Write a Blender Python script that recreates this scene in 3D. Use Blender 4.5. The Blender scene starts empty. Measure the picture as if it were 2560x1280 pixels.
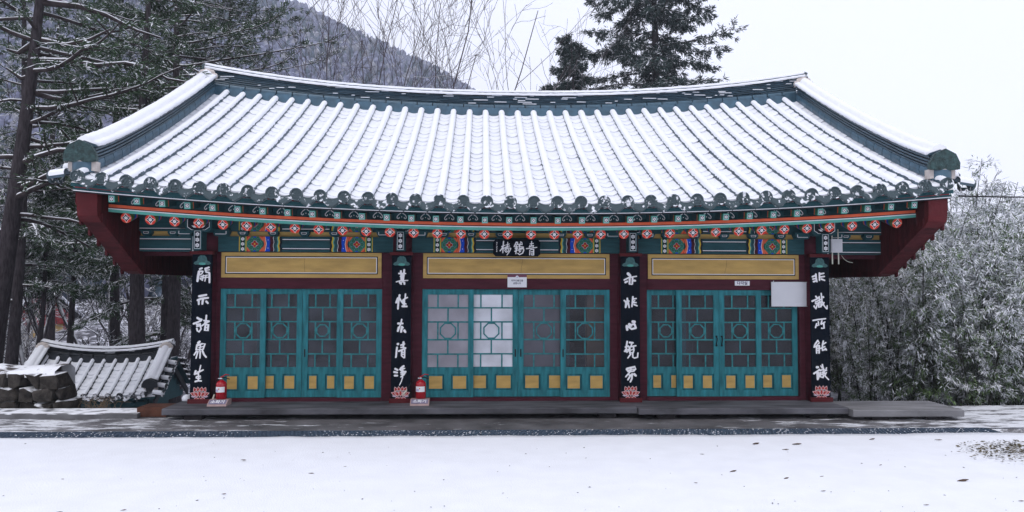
import bpy, math, random
import numpy as np
from mathutils import Matrix, Vector
random.seed(7); np.random.seed(7)
S = bpy.context.scene
COL = S.collection
R = math.radians

# ------------------------------------------------------------------ camera
cam = bpy.data.cameras.new('camera'); cam.sensor_width = 36.0
cam.lens = 1900 / 2560 * 36.0; cam.clip_start = 0.1; cam.clip_end = 3000
co = bpy.data.objects.new('camera', cam); COL.objects.link(co)
co.matrix_world = (Matrix.Translation((0, 0, 1.95)) @ Matrix.Rotation(math.pi / 2 + math.atan(75 / 1900), 4, 'X')
                   @ Matrix.Rotation(R(0.18), 4, 'Z'))
S.camera = co

# ------------------------------------------------------------------ world, sun, exposure
SUN_EL, SUN_AZ = R(60), R(200)      # azimuth clockwise from +Y: high, from behind the camera
w = bpy.data.worlds.new('World'); S.world = w; w.use_nodes = True
nt = w.node_tree; bg = nt.nodes['Background']
sky = nt.nodes.new('ShaderNodeTexSky'); sky.sky_type = 'NISHITA'; sky.sun_disc = False
sky.sun_elevation = SUN_EL; sky.sun_rotation = SUN_AZ; sky.dust_density = 6.0; sky.air_density = 1.0
mx = nt.nodes.new('ShaderNodeMix'); mx.data_type = 'RGBA'; mx.inputs[0].default_value = 0.93
mx.inputs[7].default_value = (11.1, 11.35, 13.2, 1)      # even white cloud cover
nt.links.new(sky.outputs[0], mx.inputs[6]); nt.links.new(mx.outputs[2], bg.inputs[0])
bg.inputs[1].default_value = 0.1
sun = bpy.data.lights.new('sun', 'SUN'); sun.energy = 1.0; sun.angle = R(25); sun.color = (1, 0.95, 0.88)
so = bpy.data.objects.new('sun', sun); COL.objects.link(so)
so.rotation_euler = (math.pi / 2 - SUN_EL, 0, math.pi - SUN_AZ)
so.location = (-10, -25, 40)
vs = S.view_settings; vs.view_transform = 'Standard'; vs.look = 'None'; vs.exposure = 0.0; vs.gamma = 1.0
vs.use_curve_mapping = False
S.cycles.max_bounces = 8; S.cycles.diffuse_bounces = 4; S.cycles.transparent_max_bounces = 12
S.cycles.volume_bounces = 4

# ------------------------------------------------------------------ materials
def mat(name, col, rough=0.6, var=0.12, scale=6.0, bump=0.0, bscale=40.0, spec=0.15, stretch=(1, 1, 1), metal=0.0, col2=None, cut=(0.4, 0.6), per=False):
    m = bpy.data.materials.new(name); m.use_nodes = True
    n = m.node_tree.nodes; l = m.node_tree.links; b = n['Principled BSDF']
    b.inputs['Roughness'].default_value = rough; b.inputs['Specular IOR Level'].default_value = spec
    b.inputs['Metallic'].default_value = metal
    tc = n.new('ShaderNodeTexCoord'); mp = n.new('ShaderNodeMapping'); mp.inputs['Scale'].default_value = stretch
    l.new(tc.outputs['Object'], mp.inputs['Vector'])
    if per:
        oi = n.new('ShaderNodeObjectInfo'); vm = n.new('ShaderNodeVectorMath'); vm.operation = 'SCALE'
        cx = n.new('ShaderNodeCombineXYZ'); l.new(oi.outputs['Random'], cx.inputs[0]); l.new(oi.outputs['Random'], cx.inputs[1]); l.new(oi.outputs['Random'], cx.inputs[2])
        l.new(cx.outputs[0], vm.inputs[0]); vm.inputs['Scale'].default_value = 57.0
        l.new(vm.outputs[0], mp.inputs['Location'])
    nz = n.new('ShaderNodeTexNoise'); nz.inputs['Scale'].default_value = scale; nz.inputs['Detail'].default_value = 6
    l.new(mp.outputs[0], nz.inputs['Vector'])
    rp = n.new('ShaderNodeValToRGB')
    if col2 is None:
        a = [max(0, c * (1 - var)) for c in col]; c2 = [min(1, c * (1 + var)) for c in col]
        rp.color_ramp.elements[0].position = 0.3; rp.color_ramp.elements[1].position = 0.7
    else:
        a, c2 = col, col2
        rp.color_ramp.elements[0].position = cut[0]; rp.color_ramp.elements[1].position = cut[1]
    rp.color_ramp.elements[0].color = (*a, 1); rp.color_ramp.elements[1].color = (*c2, 1)
    l.new(nz.outputs['Fac'], rp.inputs[0]); l.new(rp.outputs[0], b.inputs['Base Color'])
    if bump > 0:
        n2 = n.new('ShaderNodeTexNoise'); n2.inputs['Scale'].default_value = bscale; n2.inputs['Detail'].default_value = 4
        l.new(mp.outputs[0], n2.inputs['Vector'])
        bp = n.new('ShaderNodeBump'); bp.inputs['Strength'].default_value = bump; bp.inputs['Distance'].default_value = 0.02
        l.new(n2.outputs['Fac'], bp.inputs['Height']); l.new(bp.outputs[0], b.inputs['Normal'])
    return m

def snow_top(m, lo=0.35, hi=0.75, scale=5.0, amt=0.6):
    """snow lying on the upward faces of branches, stones and the like"""
    n = m.node_tree.nodes; l = m.node_tree.links; b = n['Principled BSDF']
    src = b.inputs['Base Color'].links[0].from_socket
    g = n.new('ShaderNodeNewGeometry'); sx = n.new('ShaderNodeSeparateXYZ'); l.new(g.outputs['Normal'], sx.inputs[0])
    nz = n.new('ShaderNodeTexNoise'); nz.inputs['Scale'].default_value = scale
    tc = n.new('ShaderNodeTexCoord'); l.new(tc.outputs['Object'], nz.inputs['Vector'])
    ma = n.new('ShaderNodeMath'); ma.operation = 'MULTIPLY_ADD'; l.new(nz.outputs['Fac'], ma.inputs[0]); ma.inputs[1].default_value = amt
    l.new(sx.outputs[2], ma.inputs[2])
    mr = n.new('ShaderNodeMapRange'); l.new(ma.outputs[0], mr.inputs[0])
    mr.inputs[1].default_value = lo + amt * 0.5; mr.inputs[2].default_value = hi + amt * 0.5
    mi = n.new('ShaderNodeMix'); mi.data_type = 'RGBA'; l.new(mr.outputs[0], mi.inputs[0]); l.new(src, mi.inputs[6])
    mi.inputs[7].default_value = (0.82, 0.84, 0.88, 1); l.new(mi.outputs[2], b.inputs['Base Color'])
    return m

MT = {}
MT['snow'] = mat('snow', (0.76, 0.78, 0.825), 0.9, 0.03, 3, 0.35, 60, 0.1)
MT['maroon'] = mat('maroon_paint', (0.062, 0.013, 0.022), 0.6, 0.25, 3, 0.15, 30, 0.12, (1, 1, 6))
MT['oxide'] = mat('red_oxide_paint', (0.080, 0.012, 0.015), 0.6, 0.25, 3, 0.2, 30, 0.12, (1, 6, 1))
MT['deepgreen'] = mat('deep_green_paint', (0.022, 0.075, 0.088), 0.55, 0.2, 4, 0.12, 30, 0.12, (1, 8, 8))
MT['jade'] = mat('jade_paint', (0.10, 0.36, 0.31), 0.55, 0.12, 6)
MT['midgreen'] = mat('leaf_green_paint', (0.035, 0.17, 0.10), 0.55, 0.15, 10)
MT['white'] = mat('white_paint', (0.78, 0.78, 0.80), 0.6, 0.05, 8)
MT['black'] = mat('ink_black_paint', (0.010, 0.014, 0.022), 0.5, 0.2, 6)
MT['board'] = mat('lacquered_board', (0.003, 0.006, 0.012), 0.6, 0.3, 4, 0.1, 20, 0.05, (3, 1, 0.6))
MT['red'] = mat('vermilion_paint', (0.55, 0.035, 0.025), 0.55, 0.15, 10)
MT['orange'] = mat('orange_paint', (0.68, 0.13, 0.06), 0.55, 0.12, 8)
MT['blue'] = mat('ultramarine_paint', (0.008, 0.07, 0.52), 0.55, 0.12, 8)
MT['yellow'] = mat('gamboge_paint', (0.60, 0.42, 0.04), 0.55, 0.12, 8)
MT['olive'] = mat('olive_paint', (0.13, 0.15, 0.03), 0.55, 0.15, 8)
MT['ochre'] = mat('ochre_paint', (0.47, 0.305, 0.095), 0.65, 0.16, 3.0, 0.1, 25, 0.3, (1, 4, 4))
MT['door'] = mat('teal_door_paint', (0.024, 0.165, 0.190), 0.5, 0.42, 6, 0.2, 40, 0.15, (2.5, 1, 0.5))
MT['sash'] = mat('teal_sash_paint', (0.032, 0.19, 0.205), 0.5, 0.3, 14)
MT['pink'] = mat('pale_pink_paint', (0.62, 0.42, 0.42), 0.6, 0.06, 8)
MT['petal'] = mat('crimson_petal_paint', (0.36, 0.035, 0.03), 0.6, 0.3, 30)
MT['sage'] = mat('grey_green_paint', (0.06, 0.14, 0.14), 0.6, 0.3, 30)
MT['tile'] = mat('glazed_roof_tile', (0.030, 0.062, 0.088), 0.38, 0.35, 5, 0.12, 30, 0.5, per=True)
MT['ridge'] = mat('glazed_ridge_tile', (0.040, 0.095, 0.140), 0.36, 0.3, 6, 0.12, 30, 0.5, per=True)
MT['frost'] = mat('frosted_end_tile', (0.046, 0.070, 0.080), 0.55, 0, 15, 0.5, 70, 0.3, per=True, col2=(0.70, 0.72, 0.76), cut=(0.575, 0.625))
MT['gatetile'] = mat('charcoal_roof_tile', (0.020, 0.024, 0.030), 0.6, 0.3, 6, 0.2, 30, 0.3, per=True)
MT['gatefrost'] = mat('frosted_charcoal_tile', (0.020, 0.024, 0.030), 0.6, 0, 11, 0.3, 40, 0.3, per=True, col2=(0.72, 0.74, 0.78), cut=(0.50, 0.55))
MT['batten'] = mat('red_tile_batten', (0.26, 0.028, 0.035), 0.6, 0.2, 6)
MT['shield'] = mat('dark_green_shield_tile', (0.022, 0.050, 0.050), 0.45, 0.6, 18, 0.9, 30, 0.3, per=True)
MT['limb'] = snow_top(mat('limb_bark', (0.045, 0.035, 0.036), 0.9, 0.4, 7, 0.5, 25, 0.2), 0.32, 0.62, 3, 0.5)
MT['plaster'] = mat('lime_plaster', (0.52, 0.47, 0.44), 0.9, 0.12, 12, 0.3, 40)
MT['dark'] = mat('dark_interior', (0.02, 0.018, 0.02), 0.8, 0.2, 3)
MT['room'] = mat('dim_room_wall', (0.10, 0.095, 0.11), 0.8, 0.2, 2)
MT['tan'] = mat('tan_wood', (0.42, 0.27, 0.15), 0.6, 0.2, 3)
MT['slab'] = mat('weathered_slab', (0.080, 0.080, 0.092), 0.75, 0.65, 2.6, 0.35, 18, 0.3, (0.6, 2.5, 1))
MT['slabpale'] = mat('pale_weathered_slab', (0.19, 0.19, 0.20), 0.8, 0.35, 2.2, 0.35, 18, 0.3, (0.6, 2.5, 1))
MT['steel'] = mat('galvanised_steel', (0.085, 0.12, 0.17), 0.4, 0.3, 20, metal=0.3)
MT['rust'] = mat('rusty_steel', (0.085, 0.035, 0.022), 0.7, 0.4, 6, 0.3, 40)
MT['extred'] = mat('extinguisher_red', (0.36, 0.006, 0.016), 0.25, 0.05, 4, spec=0.5)
MT['rubber'] = mat('black_rubber', (0.012, 0.012, 0.014), 0.6, 0.1, 8)
MT['chrome'] = mat('chrome', (0.6, 0.6, 0.62), 0.25, 0.05, 8, metal=0.8)
MT['pinkstone'] = mat('pinkish_plastic', (0.38, 0.27, 0.26), 0.7, 0.15, 8)
MT['paper'] = mat('printed_paper', (0.76, 0.77, 0.80), 0.6, 0.03, 5)
MT['plum'] = mat('plum_print', (0.17, 0.06, 0.09), 0.6, 0.05, 5)
MT['navy'] = mat('navy_print', (0.02, 0.02, 0.07), 0.6, 0.05, 5)
MT['plate'] = mat('grey_lilac_plate', (0.20, 0.18, 0.26), 0.6, 0.1, 8)
MT['lilac'] = mat('lilac_print', (0.45, 0.44, 0.62), 0.6, 0.05, 5)
MT['whiteboard'] = mat('whiteboard_enamel', (0.60, 0.61, 0.64), 0.28, 0.05, 2.5, 0.05, 3, 0.5)
MT['alu'] = mat('aluminium_trim', (0.55, 0.56, 0.58), 0.4, 0.05, 8, metal=0.4)
MT['ivory'] = mat('ivory_plastic', (0.55, 0.54, 0.46), 0.5, 0.08, 8)
MT['boxgrey'] = mat('grey_enclosure', (0.62, 0.63, 0.66), 0.5, 0.06, 8)
MT['stone'] = snow_top(mat('dark_fieldstone', (0.040, 0.035, 0.031), 0.85, 0.7, 9, 0.8, 30, 0.15, per=True), 0.80, 0.98, 5, 1.1)
MT['barkpine'] = snow_top(mat('pine_bark', (0.036, 0.030, 0.034), 0.9, 0.6, 9, 0.8, 25, 0.2, (3, 3, 0.6)), 0.55, 0.8, 3, 0.5)
MT['barkbare'] = snow_top(mat('bare_bark', (0.070, 0.056, 0.062), 0.9, 0.35, 6, 0.3, 30, 0.2), 0.45, 0.7, 3, 0.5)
MT['barkfrosty'] = snow_top(mat('snowy_bark', (0.050, 0.042, 0.048), 0.9, 0.35, 6, 0.3, 30, 0.2), 0.1, 0.45, 3, 0.5)
MT['needle'] = mat('pine_needles', (0.040, 0.072, 0.036), 0.7, 0.55, 1.4, spec=0.2)
MT['needlefar'] = mat('fir_needles', (0.030, 0.052, 0.048), 0.7, 0.5, 1.1, spec=0.2)
MT['bambooleaf'] = mat('bamboo_leaves', (0.085, 0.135, 0.055), 0.6, 0.6, 1.6, spec=0.3)
MT['culm'] = mat('bamboo_culm', (0.026, 0.028, 0.022), 0.6, 0.4, 3)
MT['leafy'] = mat('dead_leaf', (0.085, 0.050, 0.032), 0.8, 0.4, 10)
MT['pebble'] = mat('dark_pebble', (0.045, 0.042, 0.045), 0.8, 0.4, 10)
MT['straw'] = mat('dry_straw', (0.20, 0.15, 0.10), 0.8, 0.3, 10)
MT['wire'] = mat('black_cable', (0.02, 0.02, 0.022), 0.6, 0.1, 5)
MT['ochrewall'] = mat('ochre_plaster_wall', (0.62, 0.42, 0.17), 0.8, 0.12, 2)
MT['crimsonwood'] = mat('crimson_boards', (0.28, 0.035, 0.04), 0.7, 0.2, 3, stretch=(4, 4, 0.5))

def pane_mat(name, col, rough, trans):
    m = mat(name, col, rough, 0.25 if trans < 0.3 else 0.75, 2.2, 0.04, 6, 0.42, per=True)  # see-through panes: random tone per pane painted in place of differing reflections
    n = m.node_tree.nodes; l = m.node_tree.links; b = n['Principled BSDF']; out = n['Material Output']
    t = n.new('ShaderNodeBsdfTransparent'); t.inputs[0].default_value = (0.85, 0.86, 0.92, 1)
    ms = n.new('ShaderNodeMixShader'); ms.inputs[0].default_value = 1 - trans
    l.new(t.outputs[0], ms.inputs[1]); l.new(b.outputs[0], ms.inputs[2]); l.new(ms.outputs[0], out.inputs['Surface'])
    return m
MT['paneclear'] = pane_mat('reflection_toned_glass', (0.054, 0.060, 0.076), 0.25, 0.36)
MT['panedark'] = pane_mat('dark_reflection_toned_glass', (0.032, 0.035, 0.046), 0.22, 0.40)
MT['panefrost'] = pane_mat('frosted_glass', (0.30, 0.29, 0.33), 0.35, 0.15)
MT['panegrey'] = pane_mat('grey_frosted_glass', (0.10, 0.10, 0.125), 0.3, 0.2)
# reeded white pane: fine ruled grid
m = pane_mat('ruled_white_glass', (0.66, 0.68, 0.74), 0.35, 0.0)
n = m.node_tree.nodes; l = m.node_tree.links; b = n['Principled BSDF']
src = b.inputs['Base Color'].links[0].from_socket
tc = n.new('ShaderNodeTexCoord'); wv = n.new('ShaderNodeTexWave'); wv.bands_direction = 'Z'; wv.inputs['Scale'].default_value = 18; wv.inputs['Distortion'].default_value = 0.3
l.new(tc.outputs['Object'], wv.inputs['Vector'])
mi = n.new('ShaderNodeMix'); mi.data_type = 'RGBA'; mi.blend_type = 'MULTIPLY'; mi.inputs[0].default_value = 0.22
l.new(src, mi.inputs[6]); l.new(wv.outputs['Color'], mi.inputs[7]); l.new(mi.outputs[2], b.inputs['Base Color'])
MT['panewhite'] = m

# concrete apron with thin trodden snow, drawn by noise patches
m = mat('wet_concrete', (0.105, 0.102, 0.108), 0.6, 0.6, 1.6, 0.5, 25, 0.3)
n = m.node_tree.nodes; l = m.node_tree.links; b = n['Principled BSDF']
src = b.inputs['Base Color'].links[0].from_socket
tc = n.new('ShaderNodeTexCoord'); mp = n.new('ShaderNodeMapping'); mp.inputs['Scale'].default_value = (0.7, 2.6, 1)
l.new(tc.outputs['Object'], mp.inputs[0])
nz = n.new('ShaderNodeTexNoise'); nz.inputs['Scale'].default_value = 2.3; nz.inputs['Detail'].default_value = 12; nz.inputs['Roughness'].default_value = 0.74
l.new(mp.outputs[0], nz.inputs['Vector'])
sx = n.new('ShaderNodeSeparateXYZ'); l.new(tc.outputs['Object'], sx.inputs[0])
ab = n.new('ShaderNodeMath'); ab.operation = 'ABSOLUTE'; l.new(sx.outputs[0], ab.inputs[0])
mr = n.new('ShaderNodeMapRange'); l.new(ab.outputs[0], mr.inputs[0])
mr.inputs[1].default_value = 2.0; mr.inputs[2].default_value = 7.5; mr.inputs[3].default_value = 0.0; mr.inputs[4].default_value = 0.17
ad = n.new('ShaderNodeMath'); ad.operation = 'ADD'; l.new(nz.outputs['Fac'], ad.inputs[0]); l.new(mr.outputs[0], ad.inputs[1])
rp = n.new('ShaderNodeValToRGB'); rp.color_ramp.elements[0].position = 0.60; rp.color_ramp.elements[1].position = 0.67
l.new(ad.outputs[0], rp.inputs[0])
mi = n.new('ShaderNodeMix'); mi.data_type = 'RGBA'; l.new(rp.outputs[0], mi.inputs[0]); l.new(src, mi.inputs[6])
mi.inputs[7].default_value = (0.72, 0.74, 0.78, 1); l.new(mi.outputs[2], b.inputs['Base Color'])
MT['concrete'] = m

# ------------------------------------------------------------------ mesh helpers
class MB:
    def __init__(s): s.v = []; s.f = []; s.m = []
    def add(s, vs_, fs, m=0):
        o = len(s.v); s.v.extend(vs_)
        for f in fs: s.f.append(tuple(i + o for i in f)); s.m.append(m)
        return s
    def box(s, x0, x1, y0, y1, z0, z1, m=0):
        return s.add([(x0, y0, z0), (x1, y0, z0), (x1, y1, z0), (x0, y1, z0), (x0, y0, z1), (x1, y0, z1), (x1, y1, z1), (x0, y1, z1)],
                     [(3, 2, 1, 0), (4, 5, 6, 7), (0, 1, 5, 4), (1, 2, 6, 5), (2, 3, 7, 6), (3, 0, 4, 7)], m)
    def prism(s, p, y0, y1, m=0, mside=None):        # polygon in x,z (counter-clockwise seen from the front) pushed from y0 back to y1
        k = len(p); o = len(s.v)
        s.v.extend([(x, y0, z) for x, z in p] + [(x, y1, z) for x, z in p])
        s.f.append(tuple(range(o, o + k))); s.m.append(m)
        s.f.append(tuple(range(o + 2 * k - 1, o + k - 1, -1))); s.m.append(m)
        for i in range(k):
            j = (i + 1) % k; s.f.append((o + i, o + k + i, o + k + j, o + j)); s.m.append(m if mside is None else mside)
        return s
    def prismx(s, p, x0, x1, m=0):                   # polygon in y,z pushed along x
        k = len(p); o = len(s.v)
        s.v.extend([(x0, y, z) for y, z in p] + [(x1, y, z) for y, z in p])
        s.f.append(tuple(range(o + k - 1, o - 1, -1))); s.f.append(tuple(range(o + k, o + 2 * k))); s.m += [m, m]
        for i in range(k):
            j = (i + 1) % k; s.f.append((o + i, o + j, o + k + j, o + k + i)); s.m.append(m)
        return s
    def flat(s, p, y, m=0):
        return s.add([(x, y, z) for x, z in p], [tuple(range(len(p)))], m)
    def tube(s, path, rad, n=6, m=0, cap=True, ms=None):
        P = [Vector(p) for p in path]; k = len(P)
        if not hasattr(rad, '__len__'): rad = [rad] * k
        o = len(s.v); t = (P[1] - P[0]).normalized()
        a = t.orthogonal().normalized()
        for i in range(k):
            d = (P[min(i + 1, k - 1)] - P[max(i - 1, 0)])
            if d.length > 1e-9: t = d.normalized()
            a = (a - t * a.dot(t))
            a = a.normalized() if a.length > 1e-6 else t.orthogonal().normalized()
            bb = t.cross(a)
            for j in range(n):
                q = 2 * math.pi * j / n
                v = P[i] + (a * math.cos(q) + bb * math.sin(q)) * rad[i]
                s.v.append((v.x, v.y, v.z))
        for i in range(k - 1):
            for j in range(n):
                j2 = (j + 1) % n
                s.f.append((o + i * n + j, o + i * n + j2, o + (i + 1) * n + j2, o + (i + 1) * n + j)); s.m.append(m if ms is None else ms[i])
        if cap:
            s.f.append(tuple(o + j for j in range(n - 1, -1, -1))); s.f.append(tuple(o + (k - 1) * n + j for j in range(n))); s.m += [m, m]
        return s
    def lathe(s, prof, n=16, m=0, c=(0, 0, 0), ms=None):
        o = len(s.v)
        for r, z in prof:
            for j in range(n):
                q = 2 * math.pi * j / n; s.v.append((c[0] + r * math.cos(q), c[1] + r * math.sin(q), c[2] + z))
        for i in range(len(prof) - 1):
            for j in range(n):
                j2 = (j + 1) % n
                s.f.append((o + i * n + j, o + i * n + j2, o + (i + 1) * n + j2, o + (i + 1) * n + j)); s.m.append(m if ms is None else ms[i])
        s.f.append(tuple(o + j for j in range(n - 1, -1, -1))); s.m.append(m)
        s.f.append(tuple(o + (len(prof) - 1) * n + j for j in range(n))); s.m.append(m)
        return s
    def grid(s, rows, m=0, close=False):             # rows of equal-length point lists
        o = len(s.v); k = len(rows[0])
        for r in rows: s.v.extend([tuple(p) for p in r])
        for i in range(len(rows) - 1):
            for j in range(k - 1 if not close else k):
                j2 = (j + 1) % k
                s.f.append((o + i * k + j, o + i * k + j2, o + (i + 1) * k + j2, o + (i + 1) * k + j)); s.m.append(m)
        return s
    def mesh(s, name, mats, smooth=False):
        me = bpy.data.meshes.new(name); me.from_pydata(s.v, [], s.f)
        for k in (mats if isinstance(mats, (list, tuple)) else [mats]): me.materials.append(MT[k])
        if any(s.m): me.polygons.foreach_set('material_index', s.m)
        if smooth: me.polygons.foreach_set('use_smooth', [True] * len(s.f))
        me.update(); return me
    def build(s, name, mats, parent=None, smooth=False, loc=None, rot=None):
        return obj(name, s.mesh(name, mats, smooth), parent, loc, rot)

def obj(name, me, parent=None, loc=None, rot=None):
    o = bpy.data.objects.new(name, me); COL.objects.link(o)
    if parent is not None: o.parent = parent
    if loc is not None: o.location = loc
    if rot is not None: o.rotation_euler = rot
    return o
def tag(o, label=None, cat=None, group=None, kind=None):
    if label: o['label'] = label
    if cat: o['category'] = cat
    if group: o['group'] = group
    if kind: o['kind'] = kind
    return o
TH = R(2.3); BY = 11.9
def W(x, y, z=0.0): return (x * math.cos(TH) - y * math.sin(TH), BY + x * math.sin(TH) + y * math.cos(TH), z)
def thing(name, label, cat, x, y, z, group=None, rz=0.0):
    o = obj(name, None, None, W(x, y, z), (0, 0, TH + rz)); return tag(o, label, cat, group)
def wthing(name, label, cat, loc, rz=0.0, group=None, scale=None):
    o = obj(name, None, None, loc, (0, 0, rz)); tag(o, label, cat, group)
    if scale: o.scale = scale
    return o
def quads(name, C, A, B, matname, parent=None, mix=None):
    """leaf-shaped faces: centre C, half length A, half width B (arrays n x 3)"""
    C = np.asarray(C, float); A = np.asarray(A, float); B = np.asarray(B, float); n = len(C)
    V = np.empty((n, 4, 3)); V[:, 0] = C - A; V[:, 1] = C + B - A * 0.15; V[:, 2] = C + A; V[:, 3] = C - B - A * 0.15
    me = bpy.data.meshes.new(name); me.vertices.add(4 * n); me.vertices.foreach_set('co', V.ravel())
    me.loops.add(4 * n); me.loops.foreach_set('vertex_index', np.arange(4 * n, dtype=np.int32))
    me.polygons.add(n); me.polygons.foreach_set('loop_start', np.arange(0, 4 * n, 4, dtype=np.int32))
    me.polygons.foreach_set('loop_total', np.full(n, 4, dtype=np.int32))
    me.materials.append(MT[matname]); me.update(calc_edges=True)
    return obj(name, me, parent)
def circ(cx, cz, r, n=12, ph=0.0): return [(cx + r * math.cos(ph + 2 * math.pi * i / n), cz + r * math.sin(ph + 2 * math.pi * i / n)) for i in range(n)]
def flower(mb, cx, cz, r, y, mw, mc=None):           # the small seven-dot flower of the paintwork
    for i in range(6):
        q = math.pi / 6 + i * math.pi / 3
        mb.flat(circ(cx + r * 0.62 * math.cos(q), cz + r * 0.62 * math.sin(q), r * 0.33, 7), y, mw)
    mb.flat(circ(cx, cz, r * 0.26, 7), y - 0.0004, mw if mc is None else mc)
# ------------------------------------------------------------------ ground, terrace and hills
def sm(a, b, x):
    t = max(0.0, min(1.0, (x - a) / (b - a))); return t * t * (3 - 2 * t)
def hash2(i, j, s=0):
    v = math.sin(i * 127.1 + j * 311.7 + s * 74.7) * 43758.5453; return v - math.floor(v)
def vnoise(x, y, s=0):
    i, j = math.floor(x), math.floor(y); u, v = x - i, y - j; u = u * u * (3 - 2 * u); v = v * v * (3 - 2 * v)
    return (hash2(i, j, s) * (1 - u) + hash2(i + 1, j, s) * u) * (1 - v) + (hash2(i, j + 1, s) * (1 - u) + hash2(i + 1, j + 1, s) * u) * v
def terrain(x, y):
    ly = y - BY - x * math.sin(TH); z = -0.10
    deep = 3.1 * sm(5.0, -3.5, x) + 0.6 * sm(-3.5, 5.0, x)
    z -= deep * sm(0.45, 3.2, ly)
    s = sm(34, 360, y) * (1 + 0.15 * (vnoise(x / 60, y / 60) - 0.5))
    z += s * max(0.0, 73 - 0.43 * x) + 9 * sm(30, 120, y) * sm(20, -60, x)
    if y > 50: z += 3.5 * (vnoise(x / 17, y / 17, 3) - 0.5) * sm(50, 150, y)
    return z
ter = MB()
xs = [-420, -340, -280, -230, -190, -160, -135, -112, -92, -75, -60, -48, -38, -30] + [-24 + 1.2 * i for i in range(41)] + [30, 38, 48, 60, 75, 92, 112, 135, 160, 190, 230, 280, 340, 420]
ys = [-40, -10, 8, 10.5] + [11.6 + 0.45 * i for i in range(18)] + [21, 23, 26, 29, 33, 38, 44, 51, 60, 70, 82, 95, 110, 126, 144, 163, 184, 206, 230, 256, 283, 312, 340, 365, 400, 460]
ter.grid([[(x, y, terrain(x, y)) for x in xs] for y in ys])
MT['hill'] = mat('snowy_wooded_hillside', (0.10, 0.10, 0.115), 0.95, 0, 1.7, 0.6, 3, 0.05, col2=(0.55, 0.56, 0.62), cut=(0.46, 0.60))
o = ter.build('hillside', 'hill', smooth=True); tag(o, 'snowy wooded hillside falling away behind the hall and rising to a far ridge', kind='structure')

# court: thin snow with trodden dents
sn = MB(); rows = []
cy = [-26, -16, -9, -5] + [-3 + 0.11 * i for i in range(114)]
N = 220
for y in cy:
    row = []
    for i in range(N + 1):
        x = -13 + 26 * i / N
        if y < 1: x *= (1 + (1 - y) * 0.12)
        lx, ly = x, y - BY
        h = 0.022 + 0.016 * (vnoise(x * 1.1, y * 1.3) - 0.5) + 0.007 * (vnoise(x * 5, y * 5, 2) - 0.5) + 0.004 * (vnoise(x * 11, y * 11, 4) - 0.5)
        row.append((x, y, h))
    rows.append(row)
sn.v = []
back = [(x, 0, 0) for x, _, _ in rows[-1]]
edge = []
for i in range(N + 1):
    x = -13 + 26 * i / N
    ly = -2.02 + 0.035 * (vnoise(x * 3.1, 0, 9) - 0.5) + 0.03 * (vnoise(x * 12, 0, 8) - 0.5) + (0.05 if x > 5.2 else 0)
    edge.append((x, BY + x * math.sin(TH) + ly * math.cos(TH) + 0.0))
fr = []
for r in rows:
    if r[0][1] > 9.15: break
    fr.append(r)
for k in range(1, 6):
    t = k / 5
    fr.append([(edge[i][0], fr[-1 if k == 1 else -k][i][1] * 0 + (9.15 - 0.05) * (1 - t) + edge[i][1] * t, 0.022 + 0.006 * (vnoise(edge[i][0] * 5, k, 2) - 0.5)) for i in range(N + 1)])
fr.append([(e[0], e[1] + 0.012, -0.004) for e in edge])
sn.grid(fr); o = sn.build('snow_court', 'snow', smooth=True)
tag(o, 'snow covered courtyard ground in front of the hall', kind='structure')
g = MB().box(-60, 60, -60, 26 - 16, -0.35, -0.02); g.v = [(x, y if y < 0 else (BY - 1.9 + x * math.sin(TH)), z) for x, y, z in g.v]
o = g.build('court_ground', 'concrete'); tag(o, 'earth under the courtyard snow', kind='structure')

ap = MB()
rows = []
for j in range(13):
    ly = -1.50 + (1.95 * j / 12)
    rows.append([(-14 + 28 * i / 140, ly, 0.006 * (vnoise(i * 0.31, j * 0.5, 5) - 0.5) + 0.0) for i in range(141)])
ap.grid(rows)
ap.box(-14, 14, -1.50, 0.45, -0.4, -0.02)
o = ap.build('concrete_apron', 'concrete', None, True, W(0, 0, 0), (0, 0, TH)); tag(o, 'wet concrete strip with trodden snow in front of the hall platform', kind='structure')

# drain with steel grating panels
dr = thing('drain_grating', 'long dark steel drain grating between snow and concrete', 'drain', 0, -1.74, 0)
ch = MB(); ch.box(-9.5, 6.55, -0.262, 0.236, -0.30, -0.12); ch.box(-9.5, 6.55, 0.222, 0.238, -0.12, -0.002); ch.box(-9.5, 6.55, -0.262, -0.246, -0.12, -0.002)
ch.box(6.535, 6.552, -0.246, 0.222, -0.12, -0.002)
ch.build('channel', 'dark', dr)
gp = MB(); L = 1.0; nb = 19
for k in range(6):
    y = -0.236 + k * 0.09; gp.box(0.002, L - 0.004, y - 0.007, y + 0.007, -0.03, 0.004)
for i in range(nb):
    for k in range(5):
        x0 = (i + (0.5 if k % 2 else 0)) * L / nb + 0.008
        if x0 > L - 0.02: continue
        y0 = -0.229 + k * 0.09
        gp.add([(x0, y0, 0.002), (x0 + 0.012, y0, 0.002), (x0 + 0.030, y0 + 0.076, 0.002), (x0 + 0.018, y0 + 0.076, 0.002),
                (x0, y0, -0.028), (x0 + 0.012, y0, -0.028), (x0 + 0.030, y0 + 0.076, -0.028), (x0 + 0.018, y0 + 0.076, -0.028)],
               [(0, 1, 2, 3), (4, 0, 3, 7), (1, 5, 6, 2)])
gm = gp.mesh('grate_panel', 'steel')
for i in range(16): obj('grate_panel', gm, dr, (-9.5 + i * 1.003, 0, 0))
sd = MB()
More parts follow.
